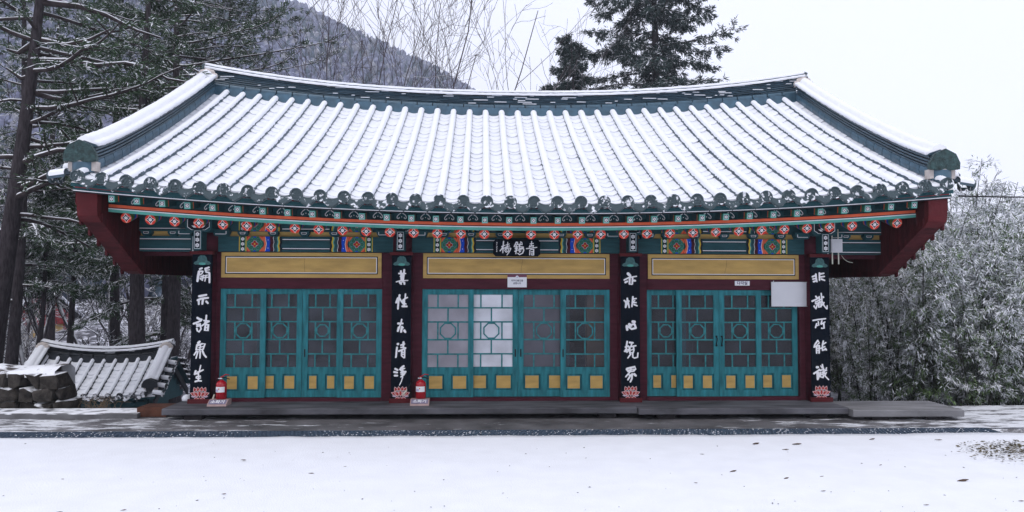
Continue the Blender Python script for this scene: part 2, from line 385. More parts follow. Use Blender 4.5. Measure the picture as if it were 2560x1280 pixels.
for i in range(900):
    x = random.uniform(-9.4, 6.45); k = random.randrange(5); y = -0.229 + k * 0.09 + random.uniform(0.01, 0.07)
    if vnoise(x * 2, y * 4, 11) < 0.30: continue
    a = random.uniform(0.005, 0.012)
    sd.add([(x - a, y, 0.006), (x, y - a * 0.7, 0.006), (x + a, y, 0.006), (x, y + a * 0.7, 0.006), (x, y, 0.012)], [(0, 1, 4), (1, 2, 4), (2, 3, 4), (3, 0, 4)])
tag(sd.build('snow_specks', 'snow', dr), kind='stuff')

# platform slabs
def slab(name, label, x0, x1, y0, y1, z0, z1, m, jag=0.0):
    o = thing(name, label, 'slab', (x0 + x1) / 2, 0, z0, 'platform slabs')
    hw = (x1 - x0) / 2; b = MB(); rows = []; n = max(6, int(hw * 14))
    prof = [(y1, 0), (y0 + 0.012, 0), (y0, 0.012), (y0, z1 - z0 - 0.012), (y0 + 0.012, z1 - z0), (y0 + 0.3, z1 - z0), (y1, z1 - z0)]
    for i in range(n + 1):
        x = -hw + 2 * hw * i / n; d = jag * (vnoise((x + x0) * 3, 1, 6) - 0.5); d2 = jag * (vnoise((x + x0) * 7, 4, 7) - 0.5)
        rows.append([(x, yy + (d if q in (2, 3) else 0), zz + (d2 * 0.5 if q in (3, 4) else 0)) for q, (yy, zz) in enumerate(prof)])
    b.grid(rows); b.f.append(tuple(range(7))); b.m.append(0); o7 = n * 7; b.f.append(tuple(o7 + q for q in range(6, -1, -1))); b.m.append(0)
    b.build('slab_body', m, o)
    f = MB().box(-hw + 0.3, -hw + 0.55, y0 + 0.05, y0 + 0.3, -z0, 0.0); f.box(hw - 0.55, hw - 0.3, y0 + 0.05, y0 + 0.3, -z0, 0.0)
    f.build('bearing_block', 'dark', o); return o
slab('platform_slab', 'long dark grey platform slab running under the left and middle bays', -5.06, 1.822, -0.70, 0.3, 0.075, 0.168, 'slab', 0.012)
slab('platform_slab', 'dark grey platform slab under the right bay of the hall', 1.83, 4.955, -0.79, 0.3, 0.072, 0.165, 'slab', 0.012)
slab('platform_slab', 'paler slab at the right end of the platform beyond the last column', 4.962, 6.62, -0.92, -0.02, 0.05, 0.152, 'slabpale', 0.01)
o = MB().box(-0.21, 0.21, -0.2, 0.2, 0, 0.135).build('steel_box', 'rust', None, False, W(-5.32, -0.22, 0.01), (0, 0, TH)); tag(o, 'rusty brown steel box at the left end of the platform', 'box')
b = MB(); rows = []
for i in range(33):
    x = -2.6 + 2.6 * i / 32; e = 0.012 * (vnoise(i * 0.7, 2, 3) - 0.5)
    rows.append([(x, 0.5, 0), (x, 0.5, 0.075), (x, 0.02 + e, 0.078 + e), (x, 0 + e, 0.065), (x, -0.01, -0.02)])
b.grid(rows); b.f.append((4, 3, 2, 1, 0)); b.m.append(0); b.f.append(tuple(160 + q for q in range(5))); b.m.append(0)
MT['kerbsnow'] = snow_top(mat('kerb_concrete', (0.11, 0.11, 0.115), 0.8, 0.4, 2.5, 0.3, 25, 0.3), 0.85, 0.99, 4.0, 0.9)
b.build('low_kerb', 'kerbsnow', None, False, W(-5.48, -0.52, 0.0), (0, 0, TH)); tag(bpy.data.objects['low_kerb'], 'low concrete kerb with patchy snow below the stone wall', 'kerb')
# ------------------------------------------------------------------ the tiled roof: a builder used for the hall and for the small gate
def build_roof(parent, P, kidsnow=True):
    """P: cx, half (gable half length), rows (x list), ye, yr, ze(x), zr(x) (axis of cover tiles), r, pitch, npan, ncov, mats"""
    cx = P['cx']; r = P['r']; ye, yr = P['ye'], P['yr']; ze, zr = P['ze'], P['zr']; pitch = P['pitch']
    mt, mf, mrd = P['tile'], P['frost'], P['ridge']
    q = P.get('sag', 0.16)
    def g(t): return (1 - q) * t + q * t * t
    def pt(x, t): return Vector((x, ye + (yr - ye) * t, ze(x) + (zr(x) - ze(x)) * g(t)))
    def slope(x, t): return math.atan2((zr(x) - ze(x)) * ((1 - q) + 2 * q * t), yr - ye)
    def nrm(x, t): a = slope(x, t); return Vector((0, -math.sin(a), math.cos(a)))
    rows = P['rows']; npan, ncov = P['npan'], P['ncov']; pw = pitch / 2
    roof = MB()
    # boarding under the tiles, both slopes
    NX, NT = 40, 14; hl = P['half']
    top, bot = [], []
    for j in range(-NT, NT + 1):
        t = 1 - abs(j) / NT; ra, rb = [], []
        for i in range(NX + 1):
            x = cx - hl + 2 * hl * i / NX; p = pt(x, t); y = p.y if j <= 0 else 2 * P['yridge'] - p.y
            d = 0.10 if j <= 0 else 0.0
            if t == 0 and j < 0: y += 0.06
            ra.append((x, y, p.z - d * 0.9)); rb.append((x, y, p.z - d * 0.9 - 0.05))
        top.append(ra); bot.append(rb[::-1])
    roof.grid([r_ for r_ in top], 1); roof.grid(bot, 0)
    for k in (0, NX): 
        for j in range(2 * NT):
            a, b_, c, d = top[j][k], top[j + 1][k], bot[j + 1][NX - k], bot[j][NX - k]
            roof.add([a, b_, c, d], [(0, 1, 2, 3)], 0)
    for jj in (0, 2 * NT):
        for i in range(NX): roof.add([top[jj][i], top[jj][i + 1], bot[jj][NX - i - 1], bot[jj][NX - i]], [(0, 1, 2, 3)], 0)
    ro = roof.build('roof', [P['under'], 'snow'], parent)
    # cover tiles
    Lc = math.hypot(yr - ye, zr(cx) - ze(cx)) / ncov
    c = MB(); ns = 8
    for yy, rr in ((0, r), (Lc * 1.04, r * 0.93)):
        for i in range(ns + 1):
            a = -R(104) + R(208) * i / ns; c.v.append((rr * math.sin(a), yy, rr * math.cos(a)))
    for i in range(ns): c.f.append((i, i + 1, ns + 2 + i, ns + 1 + i)); c.m.append(0)
    cm = c.mesh('cover_tile', mt, True)
    Lp = Lc * ncov / npan; pm_ = MB()
    for yy, up in ((0, 0.018), (Lp * 1.25, 0.0)):
        for th in (0.0, -0.016):
            for i in range(7):
                u = -pw * 0.92 + 2 * pw * 0.92 * i / 6; pm_.v.append((u, yy, up + th + P['dish'] * (u / pw) ** 2))
    for i in range(6): pm_.f += [(i, i + 1, 15 + i, 14 + i), (7 + i + 1, 7 + i, 21 + i, 22 + i), (i, 7 + i, 8 + i, i + 1)]; pm_.m += [0, 0, 0]
    pmm = pm_.mesh('pan_tile', mt, True)
    lim = P.get('limit', 296); cnt = 0; rest = MB()
    def addmesh(dst, src, loc, ang):
        ca, sa = math.cos(ang), math.sin(ang); o = len(dst.v)
        for x, y, z in src.v: dst.v.append((loc[0] + x, loc[1] + y * ca - z * sa, loc[2] + y * sa + z * ca))
        for f in src.f: dst.f.append(tuple(i + o for i in f)); dst.m.append(0)
    for k in range(ncov):
        for x in rows:
            t = k / ncov; p = pt(x, t); a = slope(x, t + 0.5 / ncov)
            if cnt < lim: obj('cover_tile', cm, ro, p, (a, 0, 0)); cnt += 1
            else: addmesh(rest, c, p, a)
    if rest.v: tag(rest.build('cover_tile_field', mt, ro, True), kind='stuff')
    pans = [(rows[i] + rows[i + 1]) / 2 for i in range(len(rows) - 1)]
    cnt = 0; rest = MB(); pd = P['pandrop']
    for k in range(npan):
        for x in pans:
            t = k / npan; p = pt(x, t) - nrm(x, t) * pd; a = slope(x, t + 0.5 / npan)
            if cnt < lim: obj('pan_tile', pmm, ro, p, (a, 0, 0)); cnt += 1
            else: addmesh(rest, pm_, p, a)
    if rest.v: tag(rest.build('pan_tile_field', mt, ro, True), kind='stuff')
    # eave ends: round discs and pointed drip plates
    d = MB(); n = 18; rr = P['disc']
    d.prism(circ(0, 0, rr, n), -0.012, 0.03, 0); d.prism(circ(0, 0, rr * 0.80, n), -0.005, 0.01, 0)
    d = MB()
    ring = [[(0, 0)] * 0]
    def ringpts(rad, y): return [(x, y, z) for x, z in circ(0, 0, rad, n)]
    d.grid([ringpts(rr, 0.05), ringpts(rr, -0.015), ringpts(rr * 0.82, -0.015), ringpts(rr * 0.80, -0.002)], 0, True)
    d.f.append(tuple(3 * n + j for j in range(n))); d.m.append(0)
    for i in range(6):
        a = i * math.pi / 3; d.prism(circ(rr * 0.48 * math.cos(a), rr * 0.48 * math.sin(a), rr * 0.17, 6), -0.010, 0.0, 0)
    d.prism(circ(0, 0, rr * 0.2, 6), -0.010, 0.0, 0)
    dm = d.mesh('round_end_tile', mf)
    for x in rows: obj('round_end_tile', dm, ro, pt(x, 0) + Vector((0, -0.035, 0.0)), (R(-8), 0, random.uniform(-0.05, 0.05)))
    e = MB(); hw = pw - r * 0.65; dp = P['drip']
    up = [(hw - 2 * hw * i / 8, -pd + P['dish'] * (1 - 2 * i / 8) ** 2 + 0.02) for i in range(9)]
    low = [(-hw, -pd - 0.02), (-hw * 0.74, -pd - dp * 0.46), (-hw * 0.46, -pd - dp * 0.74), (-hw * 0.17, -pd - dp * 0.86), (0, -pd - dp * 1.08), (hw * 0.17, -pd - dp * 0.86), (hw * 0.46, -pd - dp * 0.74), (hw * 0.74, -pd - dp * 0.46), (hw, -pd - 0.02)]
    e.prism(low + up, -0.012, 0.012, 0)
    lo2 = [(x * 0.78, -pd - 0.012 + (z + pd) * 0.74) for x, z in low]; up2 = [(x * 0.78, z - 0.025) for x, z in up]
    e.prism(lo2 + up2, -0.020, -0.010, 0)
    em = e.mesh('drip_tile', mf)
    for x in pans: obj('drip_tile', em, ro, pt(x, 0) + Vector((0, -0.03, 0)), (R(-12), 0, 0))
    # snow lying on the tiles
    sn = MB(); NS = P.get('nsnow', 150)
    for x in rows:
        rowv = random.uniform(-7, 5)
        ed = [vnoise(x * 9 + 40, k * 0.9, 1) for k in range(NS + 1)]
        e2 = [vnoise(x * 9 + 80, k * 0.9, 2) for k in range(NS + 1)]
        grid = []
        for k in range(NS + 1):
            t = 0.002 + 0.995 * k / NS; p = pt(x, t); nn = nrm(x, t)
            aL = R(P['cap'] + rowv + 16 * (ed[k] - 0.5) + 12 * (random.random() - 0.5)); aR = R(P['cap'] + rowv + 16 * (e2[k] - 0.5) + 12 * (random.random() - 0.5))
            th = P['snowth'] * (0.8 + 0.4 * vnoise(x * 5, k * 0.35, 5)) * (0.3 if k == 0 else 1)
            line = []
            for j in range(9):
                s = j / 8; a = -aL + (aL + aR) * s
                h = r + 0.003 if j in (0, 8) else r + th * (0.55 if j in (1, 7) else 1.0) + 0.003 * (random.random() - 0.5)
                v = p + (Vector((1, 0, 0)) * math.sin(a) + nn * math.cos(a)) * h
                line.append(v)
            grid.append(line)
        sn.grid(grid)
        o0 = len(sn.v) - 9 * (NS + 1)
        sn.f.append(tuple(o0 + j for j in range(9))); sn.m.append(0)
    tag(sn.build('snow_cover', 'snow', ro, True), kind='stuff'); sn = MB()
    for x in pans:
        for k in range(npan):
            t0, t1 = k / npan, (k + 1.12) / npan
            hw2 = pw - r * 0.60; front = random.uniform(-0.25, 0.12) / npan
            if random.random() < 0.10: front += 0.25 / npan
            lift = P['panlift'] * random.uniform(0.75, 1.2)
            grid = []
            ys_ = [0.0, 0.16, 0.6, 1.0]
            for m_, s in enumerate([-0.0] + ys_):
                line = []
                for j in range(7):
                    u = -1 + 2 * j / 6; tt = t0 + front + (t1 - t0 - front) * s - 0.34 * (1 - u * u) / npan * (1 - s)
                    tt = max(0.0, min(1.0, tt)); p = pt(x + u * hw2, tt); nn = nrm(x, tt)
                    h = -pd + P['dish'] * (u * hw2 / pw) ** 2 + (0.004 if m_ == 0 else lift * (1.0 - 0.75 * s) * (0.75 if m_ == 1 else 1.0)) + 0.012 + 0.004 * (random.random() - 0.5)
                    line.append(p + nn * h)
                grid.append(line)
            sn.grid(grid)
    o = sn.build('snow_cover', 'snow', ro, False); tag(o, kind='stuff')
    # main ridge
    zt = P['ztop']; yq = P['yridge']; hr = P['ridgehalf']; nseg = P['ridgeseg']
    zb = lambda x: zr(x) - 0.02
    def xb(i, k_): return cx - hr + 2 * hr * i / k_
    # filler pieces between the cover tiles
    fl = MB(); fl.box(-pitch / 2 + 0.012, pitch / 2 - 0.012, -0.03, 0.08, -0.10, r + 0.035)
    fm = fl.mesh('ridge_filler', mrd)
    for x in pans: obj('ridge_filler', fm, ro, (x, yr - 0.03, zr(x)))
    hb = P['hbugo']; w0 = P['ridgew']
    def bar(name, x0, x1, z00, z01, z10, z11, yf, yb, m, rnd=0.0):
        b = MB(); zf = (z00 + z10) / 2; 
        pr = [(yf + rnd, 0), (yf, 0.25), (yf - 0.004, 0.5), (yf, 0.75), (yf + rnd, 1)]
        a = [(x0, y, z00 + (z01 - z00) * h) for y, h in pr] + [(x0, yb, z01), (x0, yb, z00)]
        c_ = [(x1, y, z10 + (z11 - z10) * h) for y, h in pr] + [(x1, yb, z11), (x1, yb, z10)]
        b.grid([c_, a], 0, True); b.f.append(tuple(range(7, 14))); b.m.append(0); b.f.append(tuple(range(6, -1, -1))); b.m.append(0)
        b.build(name, m, ro)
    for i in range(nseg):
        x0, x1 = xb(i, nseg) + 0.010, xb(i + 1, nseg) - 0.010
        zz = lambda x, f: zb(x) + r + 0.03 + hb * f
        bar('ridge_tile', x0, x1, zz(x0, 0), zz(x0, 1), zz(x1, 0), zz(x1, 1), yq - w0 - 0.02, yq + w0 + 0.02, mrd, 0.018)
    ssn_ = MB(); nl = P['nlayer']; nls = max(4, int(nseg * 0.62))
    for L_ in range(nl):
        off = random.random()
        for i in range(-1, nls):
            x0 = max(cx - hr - 0.05 * L_ / nl, xb(i + off, nls) + 0.002); x1 = min(cx + hr + 0.05 * L_ / nl, xb(i + 1 + off, nls) - 0.002)
            if x1 - x0 < 0.05: continue
            def lz(x, f):
                a = zb(x) + r + 0.032 + hb; b_ = zt(x) - P['capsnow']; return a + (b_ - a) * (L_ + f) / nl
            j = random.uniform(-0.010, 0.010); f0 = 0.06; f1 = random.uniform(0.80, 0.94)
            if random.random() < 0.4:
                xs0 = random.uniform(x0, x1 - 0.04); xs1 = min(x1, xs0 + random.uniform(0.05, 0.3)); ssn_.box(xs0, xs1, yq - w0 + j + 0.006 - 0.012 * L_ / nl, yq - w0 + 0.06, lz((xs0 + xs1) / 2, f1) - 0.002, lz((xs0 + xs1) / 2, f1) + 0.010)
            bar('ridge_tile', x0, x1, lz(x0, f0), lz(x0, f1), lz(x1, f0), lz(x1, f1), yq - w0 + j + 0.02 - 0.012 * L_ / nl, yq + w0, mt if P.get('samelayer') else P['layer'], 0.006)
    # snow on the ridge: wide shoulder and round cap, with the dark cap tile showing between
    def sweep(mb, prof, x0, x1, n_, zf, jit):
        gr = []
        for i in range(n_ + 1):
            x = x0 + (x1 - x0) * i / n_
            gr.append([(x, yq + py + jit * (random.random() - 0.5), zf(x) + pz + (jit * (random.random() - 0.5))) for py, pz in prof])
        mb.grid(gr[::-1]); o_ = len(mb.v) - len(prof) * (n_ + 1)
        mb.f.append(tuple(o_ + j for j in range(len(prof)))); mb.m.append(0); mb.f.append(tuple(o_ + n_ * len(prof) + j for j in range(len(prof) - 1, -1, -1))); mb.m.append(0)
    cs = P['capsnow']; rs = MB()
    ext = P['ridgeext']
    sweep(rs, [(-w0 - 0.035, -cs), (-w0 - 0.045, -cs * 0.80), (-w0 - 0.01, -cs * 0.58), (-0.10, -cs * 0.50), (0.10, -cs * 0.50), (w0 + 0.03, -cs * 0.7), (w0 + 0.03, -cs)], cx - hr - ext * 0.8, cx + hr + ext * 0.8, P['nrs'], zt, 0.007)
    sweep(rs, [(-0.095, -cs * 0.30), (-0.10, -cs * 0.12), (-0.06, 0.012), (0.0, 0.03), (0.06, 0.012), (0.10, -cs * 0.12), (0.095, -cs * 0.30)], cx - hr - ext, cx + hr + ext, P['nrs'], zt, 0.007)
    tag(rs.build('ridge_snow', 'snow', ro, True), kind='stuff')
    if ssn_.v: tag(ssn_.build('ridge_snow', 'snow', ro), kind='stuff')
    cp = MB(); sweep(cp, [(-0.088, -cs * 0.62), (-0.088, -cs * 0.15), (0, -cs * 0.02), (0.088, -cs * 0.15), (0.088, -cs * 0.62)], cx - hr - ext * 0.98, cx + hr + ext * 0.98, 40, zt, 0.0)
    cp.build('ridge_cap', mt, ro)
    for sgn in (-1, 1):
        x = cx + sgn * (hr + ext); z = zt(x); b = MB()
        b.prismx([(yq - w0 - 0.02, z - cs * 1.5), (yq + w0, z - cs * 1.5), (yq + w0 * 0.9, z - cs * 0.3), (yq, z + 0.03), (yq - w0 * 0.9, z - cs * 0.3)], x - 0.02, x + 0.02)
        b.build('ridge_end_tile', mf, ro)
    # descending ridges along the gables
    for sgn in (-1, 1):
        xc = cx + sgn * P['xdesc']; wd = P['wdesc']; hs = P['hdesc']; nd = P['ndesc']; tA, tB = P['tdesc'], 0.985
        def sec(t, prof):
            p = pt(xc, t); nn = nrm(xc, t); kick = P.get('kick', 0.0) * max(0, (0.22 - t) / 0.22) ** 2
            up_ = Vector((0, -0.10, 1.0))
            return [p + Vector((px, 0, 0)) + up_ * (ph * 1.08 + kick) for px, ph in prof]
        def seg(name, t0, t1, prof, m, n_=2, jit=0.0, smooth=False):
            b = MB(); gr = []
            for i in range(n_ + 1):
                s = sec(t0 + (t1 - t0) * i / n_, [(px + jit * (random.random() - .5), ph + jit * (random.random() - .5)) for px, ph in prof])
                gr.append(s)
            b.grid(gr, 0, True); k_ = len(prof); b.f.append(tuple(range(k_ - 1, -1, -1))); b.f.append(tuple(n_ * k_ + j for j in range(k_))); b.m += [0, 0]
            return b.build(name, m, ro, smooth)
        h0 = hs * 0.24
        for i in range(nd):
            t0, t1 = tA + (tB - tA) * i / nd, tA + (tB - tA) * (i + 0.95) / nd
            seg('ridge_tile', t0, t1, [(-wd, -0.02), (wd, -0.02), (wd + 0.012, h0 * 0.5), (wd, h0), (-wd, h0), (-wd - 0.012, h0 * 0.5)][::-1], mrd)
        nl2 = P['nlayer2']
        for L_ in range(nl2):
            a0 = h0 + (hs - h0) * 0.56 * L_ / nl2 + 0.004; a1 = h0 + (hs - h0) * 0.56 * (L_ + 0.66) / nl2; wl = wd + 0.006 * L_ + random.uniform(-0.004, 0.004); nn_ = int(nd * 0.8)
            off = random.random()
            for i in range(-1, nn_):
                t0 = max(tA, tA + (tB - tA) * (i + off) / nn_); t1 = min(tB, tA + (tB - tA) * (i + off + 0.985) / nn_)
                if t1 - t0 < 0.01: continue
                seg('ridge_tile', t0, t1, [(-wl, a0), (wl, a0), (wl, a1), (-wl, a1)][::-1], P['layer'] if not P.get('samelayer') else mt)
        hh = h0 + (hs - h0) * 0.56
        wc = wd + 0.045
        seg('ridge_core', tA, tB, [(-wd + 0.03, 0), (wd - 0.03, 0), (wd - 0.03, hh), (-wd + 0.03, hh)][::-1], 'dark', 20)
        seg('ridge_cap', tA, tB, [(-wc, hh), (wc, hh), (wc * 0.8, hh + (hs - hh) * 0.22), (0, hs * 0.86), (-wc * 0.8, hh + (hs - hh) * 0.22)][::-1], mt, 20)
        b = seg('ridge_snow', tA + 0.004, tB, [(-wc - 0.006, hh + 0.004), (wc + 0.006, hh + 0.004), (wc * 0.99, hh + (hs - hh) * 0.34), (wc * 0.60, hh + (hs - hh) * 0.52), (wc * 0.52, hh + (hs - hh) * 0.46), (wc * 0.45, hs * 0.93), (0.0, hs + 0.012), (-wc * 0.45, hs * 0.93), (-wc * 0.52, hh + (hs - hh) * 0.46), (-wc * 0.60, hh + (hs - hh) * 0.52), (-wc * 0.99, hh + (hs - hh) * 0.34)][::-1], 'snow', P['nrs'] // 2, 0.010, True)
        tag(b, kind='stuff')
        # shield tile, drum and plaster at the lower end
        p = pt(xc, tA) ; kick = P.get('kick', 0) * ((0.22 - tA) / 0.22) ** 2
        b = MB(); w2 = wc + 0.025; zc0 = p.z + h0 * 0.9 + kick
        prof = [(p.x - w2, zc0), (p.x - w2 * 0.4, zc0 - 0.015), (p.x + w2 * 0.4, zc0 - 0.015), (p.x + w2, zc0), (p.x + w2, zc0 + hs * 0.22), (p.x + w2 * 0.7, zc0 + hs * 0.52), (p.x, zc0 + hs * 0.70), (p.x - w2 * 0.7, zc0 + hs * 0.52), (p.x - w2, zc0 + hs * 0.22)]
        b.prism(prof, p.y - 0.115, p.y - 0.055); b.v = [(x_, y_ - 0.10 * (z_ - p.z), z_) for x_, y_, z_ in b.v]; b.build('ridge_end_tile', P.get('shield', mt), ro)
        b = MB(); n_ = 10; rr_ = wd * 0.98; za, zc_ = p.z + 0.01, p.z + h0 * 0.95 + kick
        arc = [(p.x + rr_ * math.cos(math.pi + math.pi * i / n_), p.y - 0.02 + rr_ * 0.75 * math.sin(math.pi + math.pi * i / n_)) for i in range(n_ + 1)]
        b.grid([[(x_, y_, za - 0.04) for x_, y_ in arc], [(x_, y_, zc_ - 0.012) for x_, y_ in arc]], 0)
        b.build('ridge_end_drum', mrd, ro, True)
        b = MB(); b.add([(x_, y_, zc_ - 0.012) for x_, y_ in arc], [tuple(range(n_ + 1))]); b.add([(p.x + (x_ - p.x) * 0.9, p.y - 0.02 + (y_ - p.y + 0.02) * 0.9, zc_ + 0.02) for x_, y_ in arc], [tuple(range(n_ + 1))])
        b.grid([[(x_, y_, zc_ - 0.012) for x_, y_ in arc], [(p.x + (x_ - p.x) * 0.9, p.y - 0.02 + (y_ - p.y + 0.02) * 0.9, zc_ + 0.02) for x_, y_ in arc]])
        b.box(p.x - wd - 0.035, p.x - wd + 0.02, p.y - 0.07, p.y + 0.06, za - 0.02, zc_); b.box(p.x + wd - 0.02, p.x + wd + 0.035, p.y - 0.07, p.y + 0.06, za - 0.02, zc_)
        b.build('plaster_plug', 'plaster', ro)
        # plaster where it meets the main ridge
        pe = pt(xc, 0.985); b = MB(); k0 = hs * 0.55
        for i in range(5):
            a = R(-60 + 30 * i); b.lathe([(0.001, -0.07), (0.06, -0.05), (0.08, 0), (0.06, 0.05), (0.001, 0.07)], 8, 0, (pe.x + 0.17 * math.sin(a) * wd / 0.17, pe.y - 0.02, pe.z + k0 + hs * 0.42 * math.cos(a)))
        b.build('plaster_plug', 'plaster', ro, True)
        # tiles lying sideways out over the gable
        st = MB()
        for i in range(9):
            pass
        rs_ = P['disc'] * 0.9; ls = P['lside']
        for xx in (0.0, ls):
            for i in range(9):
                a = -R(95) + R(190) * i / 8; st.v.append((xx * sgn, rs_ * math.sin(a), rs_ * math.cos(a)))
        for i in range(8): st.f.append((i, i + 1, 10 + i, 9 + i)); st.m.append(0)
        sm_ = st.mesh('gable_tile', mt, True)
        sd = MB(); k9 = 12
        ringp = [(sgn * 0.0, rs_ * 1.08 * math.cos(2 * math.pi * i / k9), rs_ * 1.08 * math.sin(2 * math.pi * i / k9)) for i in range(k9)]
        sd.grid([ringp, [(x_ + sgn * 0.03, y_, z_) for x_, y_, z_ in ringp]], 0, True); sd.f.append(tuple(range(k9, 2 * k9))); sd.m.append(0); sd.f.append(tuple(range(k9 - 1, -1, -1))); sd.m.append(0)
        sdm = sd.mesh('gable_end_tile', mf)
        sdp = MB()   # hanging plate between
        sdp.prismx([(-pw * .8, -0.02), (-pw * .4, -dp * .85), (0, -dp), (pw * .4, -dp * .85), (pw * .8, -0.02), (0, -0.055)], -0.012, 0.012)
        sdpm = sdp.mesh('gable_drip_tile', mf)
        ssn = MB(); nsd = P['nside']; x_in = xc + sgn * wd * 0.8
        slope_len = math.hypot(yr - ye, zr(cx) - ze(cx))
        for i in range(nsd):
            for back in ((False, True) if P.get('backside') else (False,)):
                t = (i + 0.12) / nsd; p = pt(xc, t); a = slope(xc, t); yb = p.y if not back else 2 * yq - p.y; sg = 1 if not back else -1
                rot = (a * sg, R(9) * sgn, 0)
                obj('gable_tile', sm_, ro, (x_in, yb, p.z + 0.0), rot); obj('gable_end_tile', sdm, ro, (x_in + sgn * ls * 0.985, yb, p.z - 0.155 * ls), rot)
                obj('gable_drip_tile', sdpm, ro, (x_in + sgn * (ls - 0.02), yb + sg * pw * math.cos(a), p.z - 0.06 + pw * math.sin(a)), rot)
                gr = []
                for k_ in range(9):
                    xx = x_in + sgn * ls * 1.02 * k_ / 8; line = []
                    for j in range(7):
                        aa = -R(68) + R(136) * j / 6; hh_ = rs_ + (0.003 if j in (0, 6) else 0.014 + 0.005 * random.random())
                        nn = Vector((0, -math.sin(a) * sg, math.cos(a))); tt = Vector((0, math.cos(a), math.sin(a) * sg))
                        v = Vector((xx, yb, p.z - 0.155 * ls * k_ / 8)) + (tt * math.sin(aa) + nn * math.cos(aa)) * hh_; line.append(v)
                    gr.append(line)
                ssn.grid(gr)
        tag(ssn.build('gable_snow', 'snow', ro, True), kind='stuff')
    return ro, pt, slope, nrm
# ------------------------------------------------------------------ the hall
CX = 0.08
MT['windboard'] = mat('dark_maroon_boards', (0.060, 0.010, 0.013), 0.65, 0.4, 3, 0.3, 20, 0.12, (1, 5, 0.6), per=True)
def U(x): return abs(x - CX)
COLS = [-4.71, -1.70, 1.83, 4.82]
FL = 0.165
hall = thing('temple_hall', 'painted wooden temple hall with snow covered tiled gable roof and teal doors', 'temple hall', 0, 0, 0)
PH = dict(cx=CX, half=6.08, rows=[-5.8714 + 0.3214 * i for i in range(38)], ye=-1.55, yr=3.33, yridge=3.58,
          ze=lambda x: 3.095 + 0.31 * (U(x) / 5.99) ** 2, zr=lambda x: 5.43 + 0.33 * (U(x) / 5.55) ** 2,
          ztop=lambda x: 5.94 + 0.48 * (U(x) / 6.15) ** 2.3, r=0.064, disc=0.086, pitch=0.3214, npan=23, ncov=18, dish=0.050, pandrop=0.060, drip=0.108,
          cap=66, snowth=0.016, panlift=0.036, ridgehalf=5.93, ridgeext=0.22, ridgeseg=38, nlayer=6, hbugo=0.115, ridgew=0.17, capsnow=0.125, nrs=220,
          xdesc=6.0, wdesc=0.15, hdesc=0.41, ndesc=18, nlayer2=4, tdesc=0.05, kick=0.05, lside=0.20, nside=14,
          tile='tile', frost='frost', ridge='ridge', layer='tile', under='deepgreen', shield='shield')
roof, RPT, RSL, RNM = build_roof(hall, PH)

PA = ['deepgreen', 'jade', 'midgreen', 'white', 'black', 'red', 'orange', 'blue', 'yellow', 'olive', 'maroon', 'ochre', 'petal']
DG, JA, MG, WH, BK, RE, OR, BL, YE, OL, MA, OC, PE = range(13)

def curved(name, zf, y0, y1, h0, h1, m, x0=-5.86, x1=6.02, n=60, parent=None):
    b = MB(); rows = []
    for i in range(n + 1):
        x = x0 + (x1 - x0) * i / n; z = zf(x); rows.append([(x, y0, z + h0), (x, y0, z + h1), (x, y1, z + h1), (x, y1, z + h0)])
    b.grid(rows[::-1], 0, True); b.f += [(3, 2, 1, 0), tuple(n * 4 + j for j in range(4))]; b.m += [0, 0]
    b.f[-2] = (0, 1, 2, 3); b.f[-1] = (n * 4 + 3, n * 4 + 2, n * 4 + 1, n * 4)
    return b.build(name, m, parent or hall)
zg = lambda x: 2.79 + 0.24 * (U(x) / 5.95) ** 2
zu = lambda x: 2.95 + 0.268 * (U(x) / 5.99) ** 2
XA, XB = CX - 5.78, CX + 5.78
curved('eave_strip', zg, -1.065, -0.985, -0.045, -0.006, 'jade', XA, XB)
curved('eave_strip', zg, -1.067, -0.985, -0.006, 0.007, 'white', XA, XB)
curved('eave_strip', zg, -1.062, -0.985, 0.007, 0.019, 'black', XA, XB)
curved('eave_strip', zg, -1.058, -0.985, 0.019, 0.062, 'orange', XA, XB)
curved('eave_board', zg, -0.995, -0.97, 0.062, 0.40, 'deepgreen', XA, XB)
curved('eave_strip', zu, -1.465, -1.40, 0.004, 0.036, 'deepgreen', XA - 0.28, XB + 0.28)
curved('eave_strip', zu, -1.467, -1.40, -0.007, 0.004, 'white', XA - 0.28, XB + 0.28)
curved('eave_strip', zu, -1.463, -1.40, -0.020, -0.007, 'black', XA - 0.28, XB + 0.28)
curved('tile_batten', zu, -1.475, -1.41, 0.036, 0.135, 'batten', XA - 0.25, XB + 0.25)
curved('soffit', zu, -1.40, -0.985, 0.025, 0.045, 'deepgreen', XA, XB)

# round rafters
b = MB(); rr = 0.073
b.tube([(0, 0, 0), (0, 0.025, 0), (0, 0.07, 0), (0, 0.12, 0), (0, 0.17, 0), (0, 0.21, 0), (0, 2.3, 0)], [rr, rr, rr, rr, rr, rr, rr * 1.05], 14, DG, True, [MG, OL, MG, BL, OR, DG])
rm = b.mesh('rafter', PA, False); rm.polygons.foreach_set('use_smooth', [len(p.vertices) == 4 for p in rm.polygons])
e = MB(); e.flat(circ(0, 0, rr * 1.0, 20), -0.001, OR)
for i in range(4):
    q = math.pi / 4 + i * math.pi / 2; e.flat(circ(rr * 0.72 * math.cos(q), rr * 0.72 * math.sin(q), rr * 0.25, 10), -0.0016, RE)
    e.flat([(rr * math.cos(q + d), rr * math.sin(q + d)) for d in (-.55, -.3, 0, .3, .55)] + [(rr * 0.62 * math.cos(q), rr * 0.62 * math.sin(q))], -0.0022, RE)
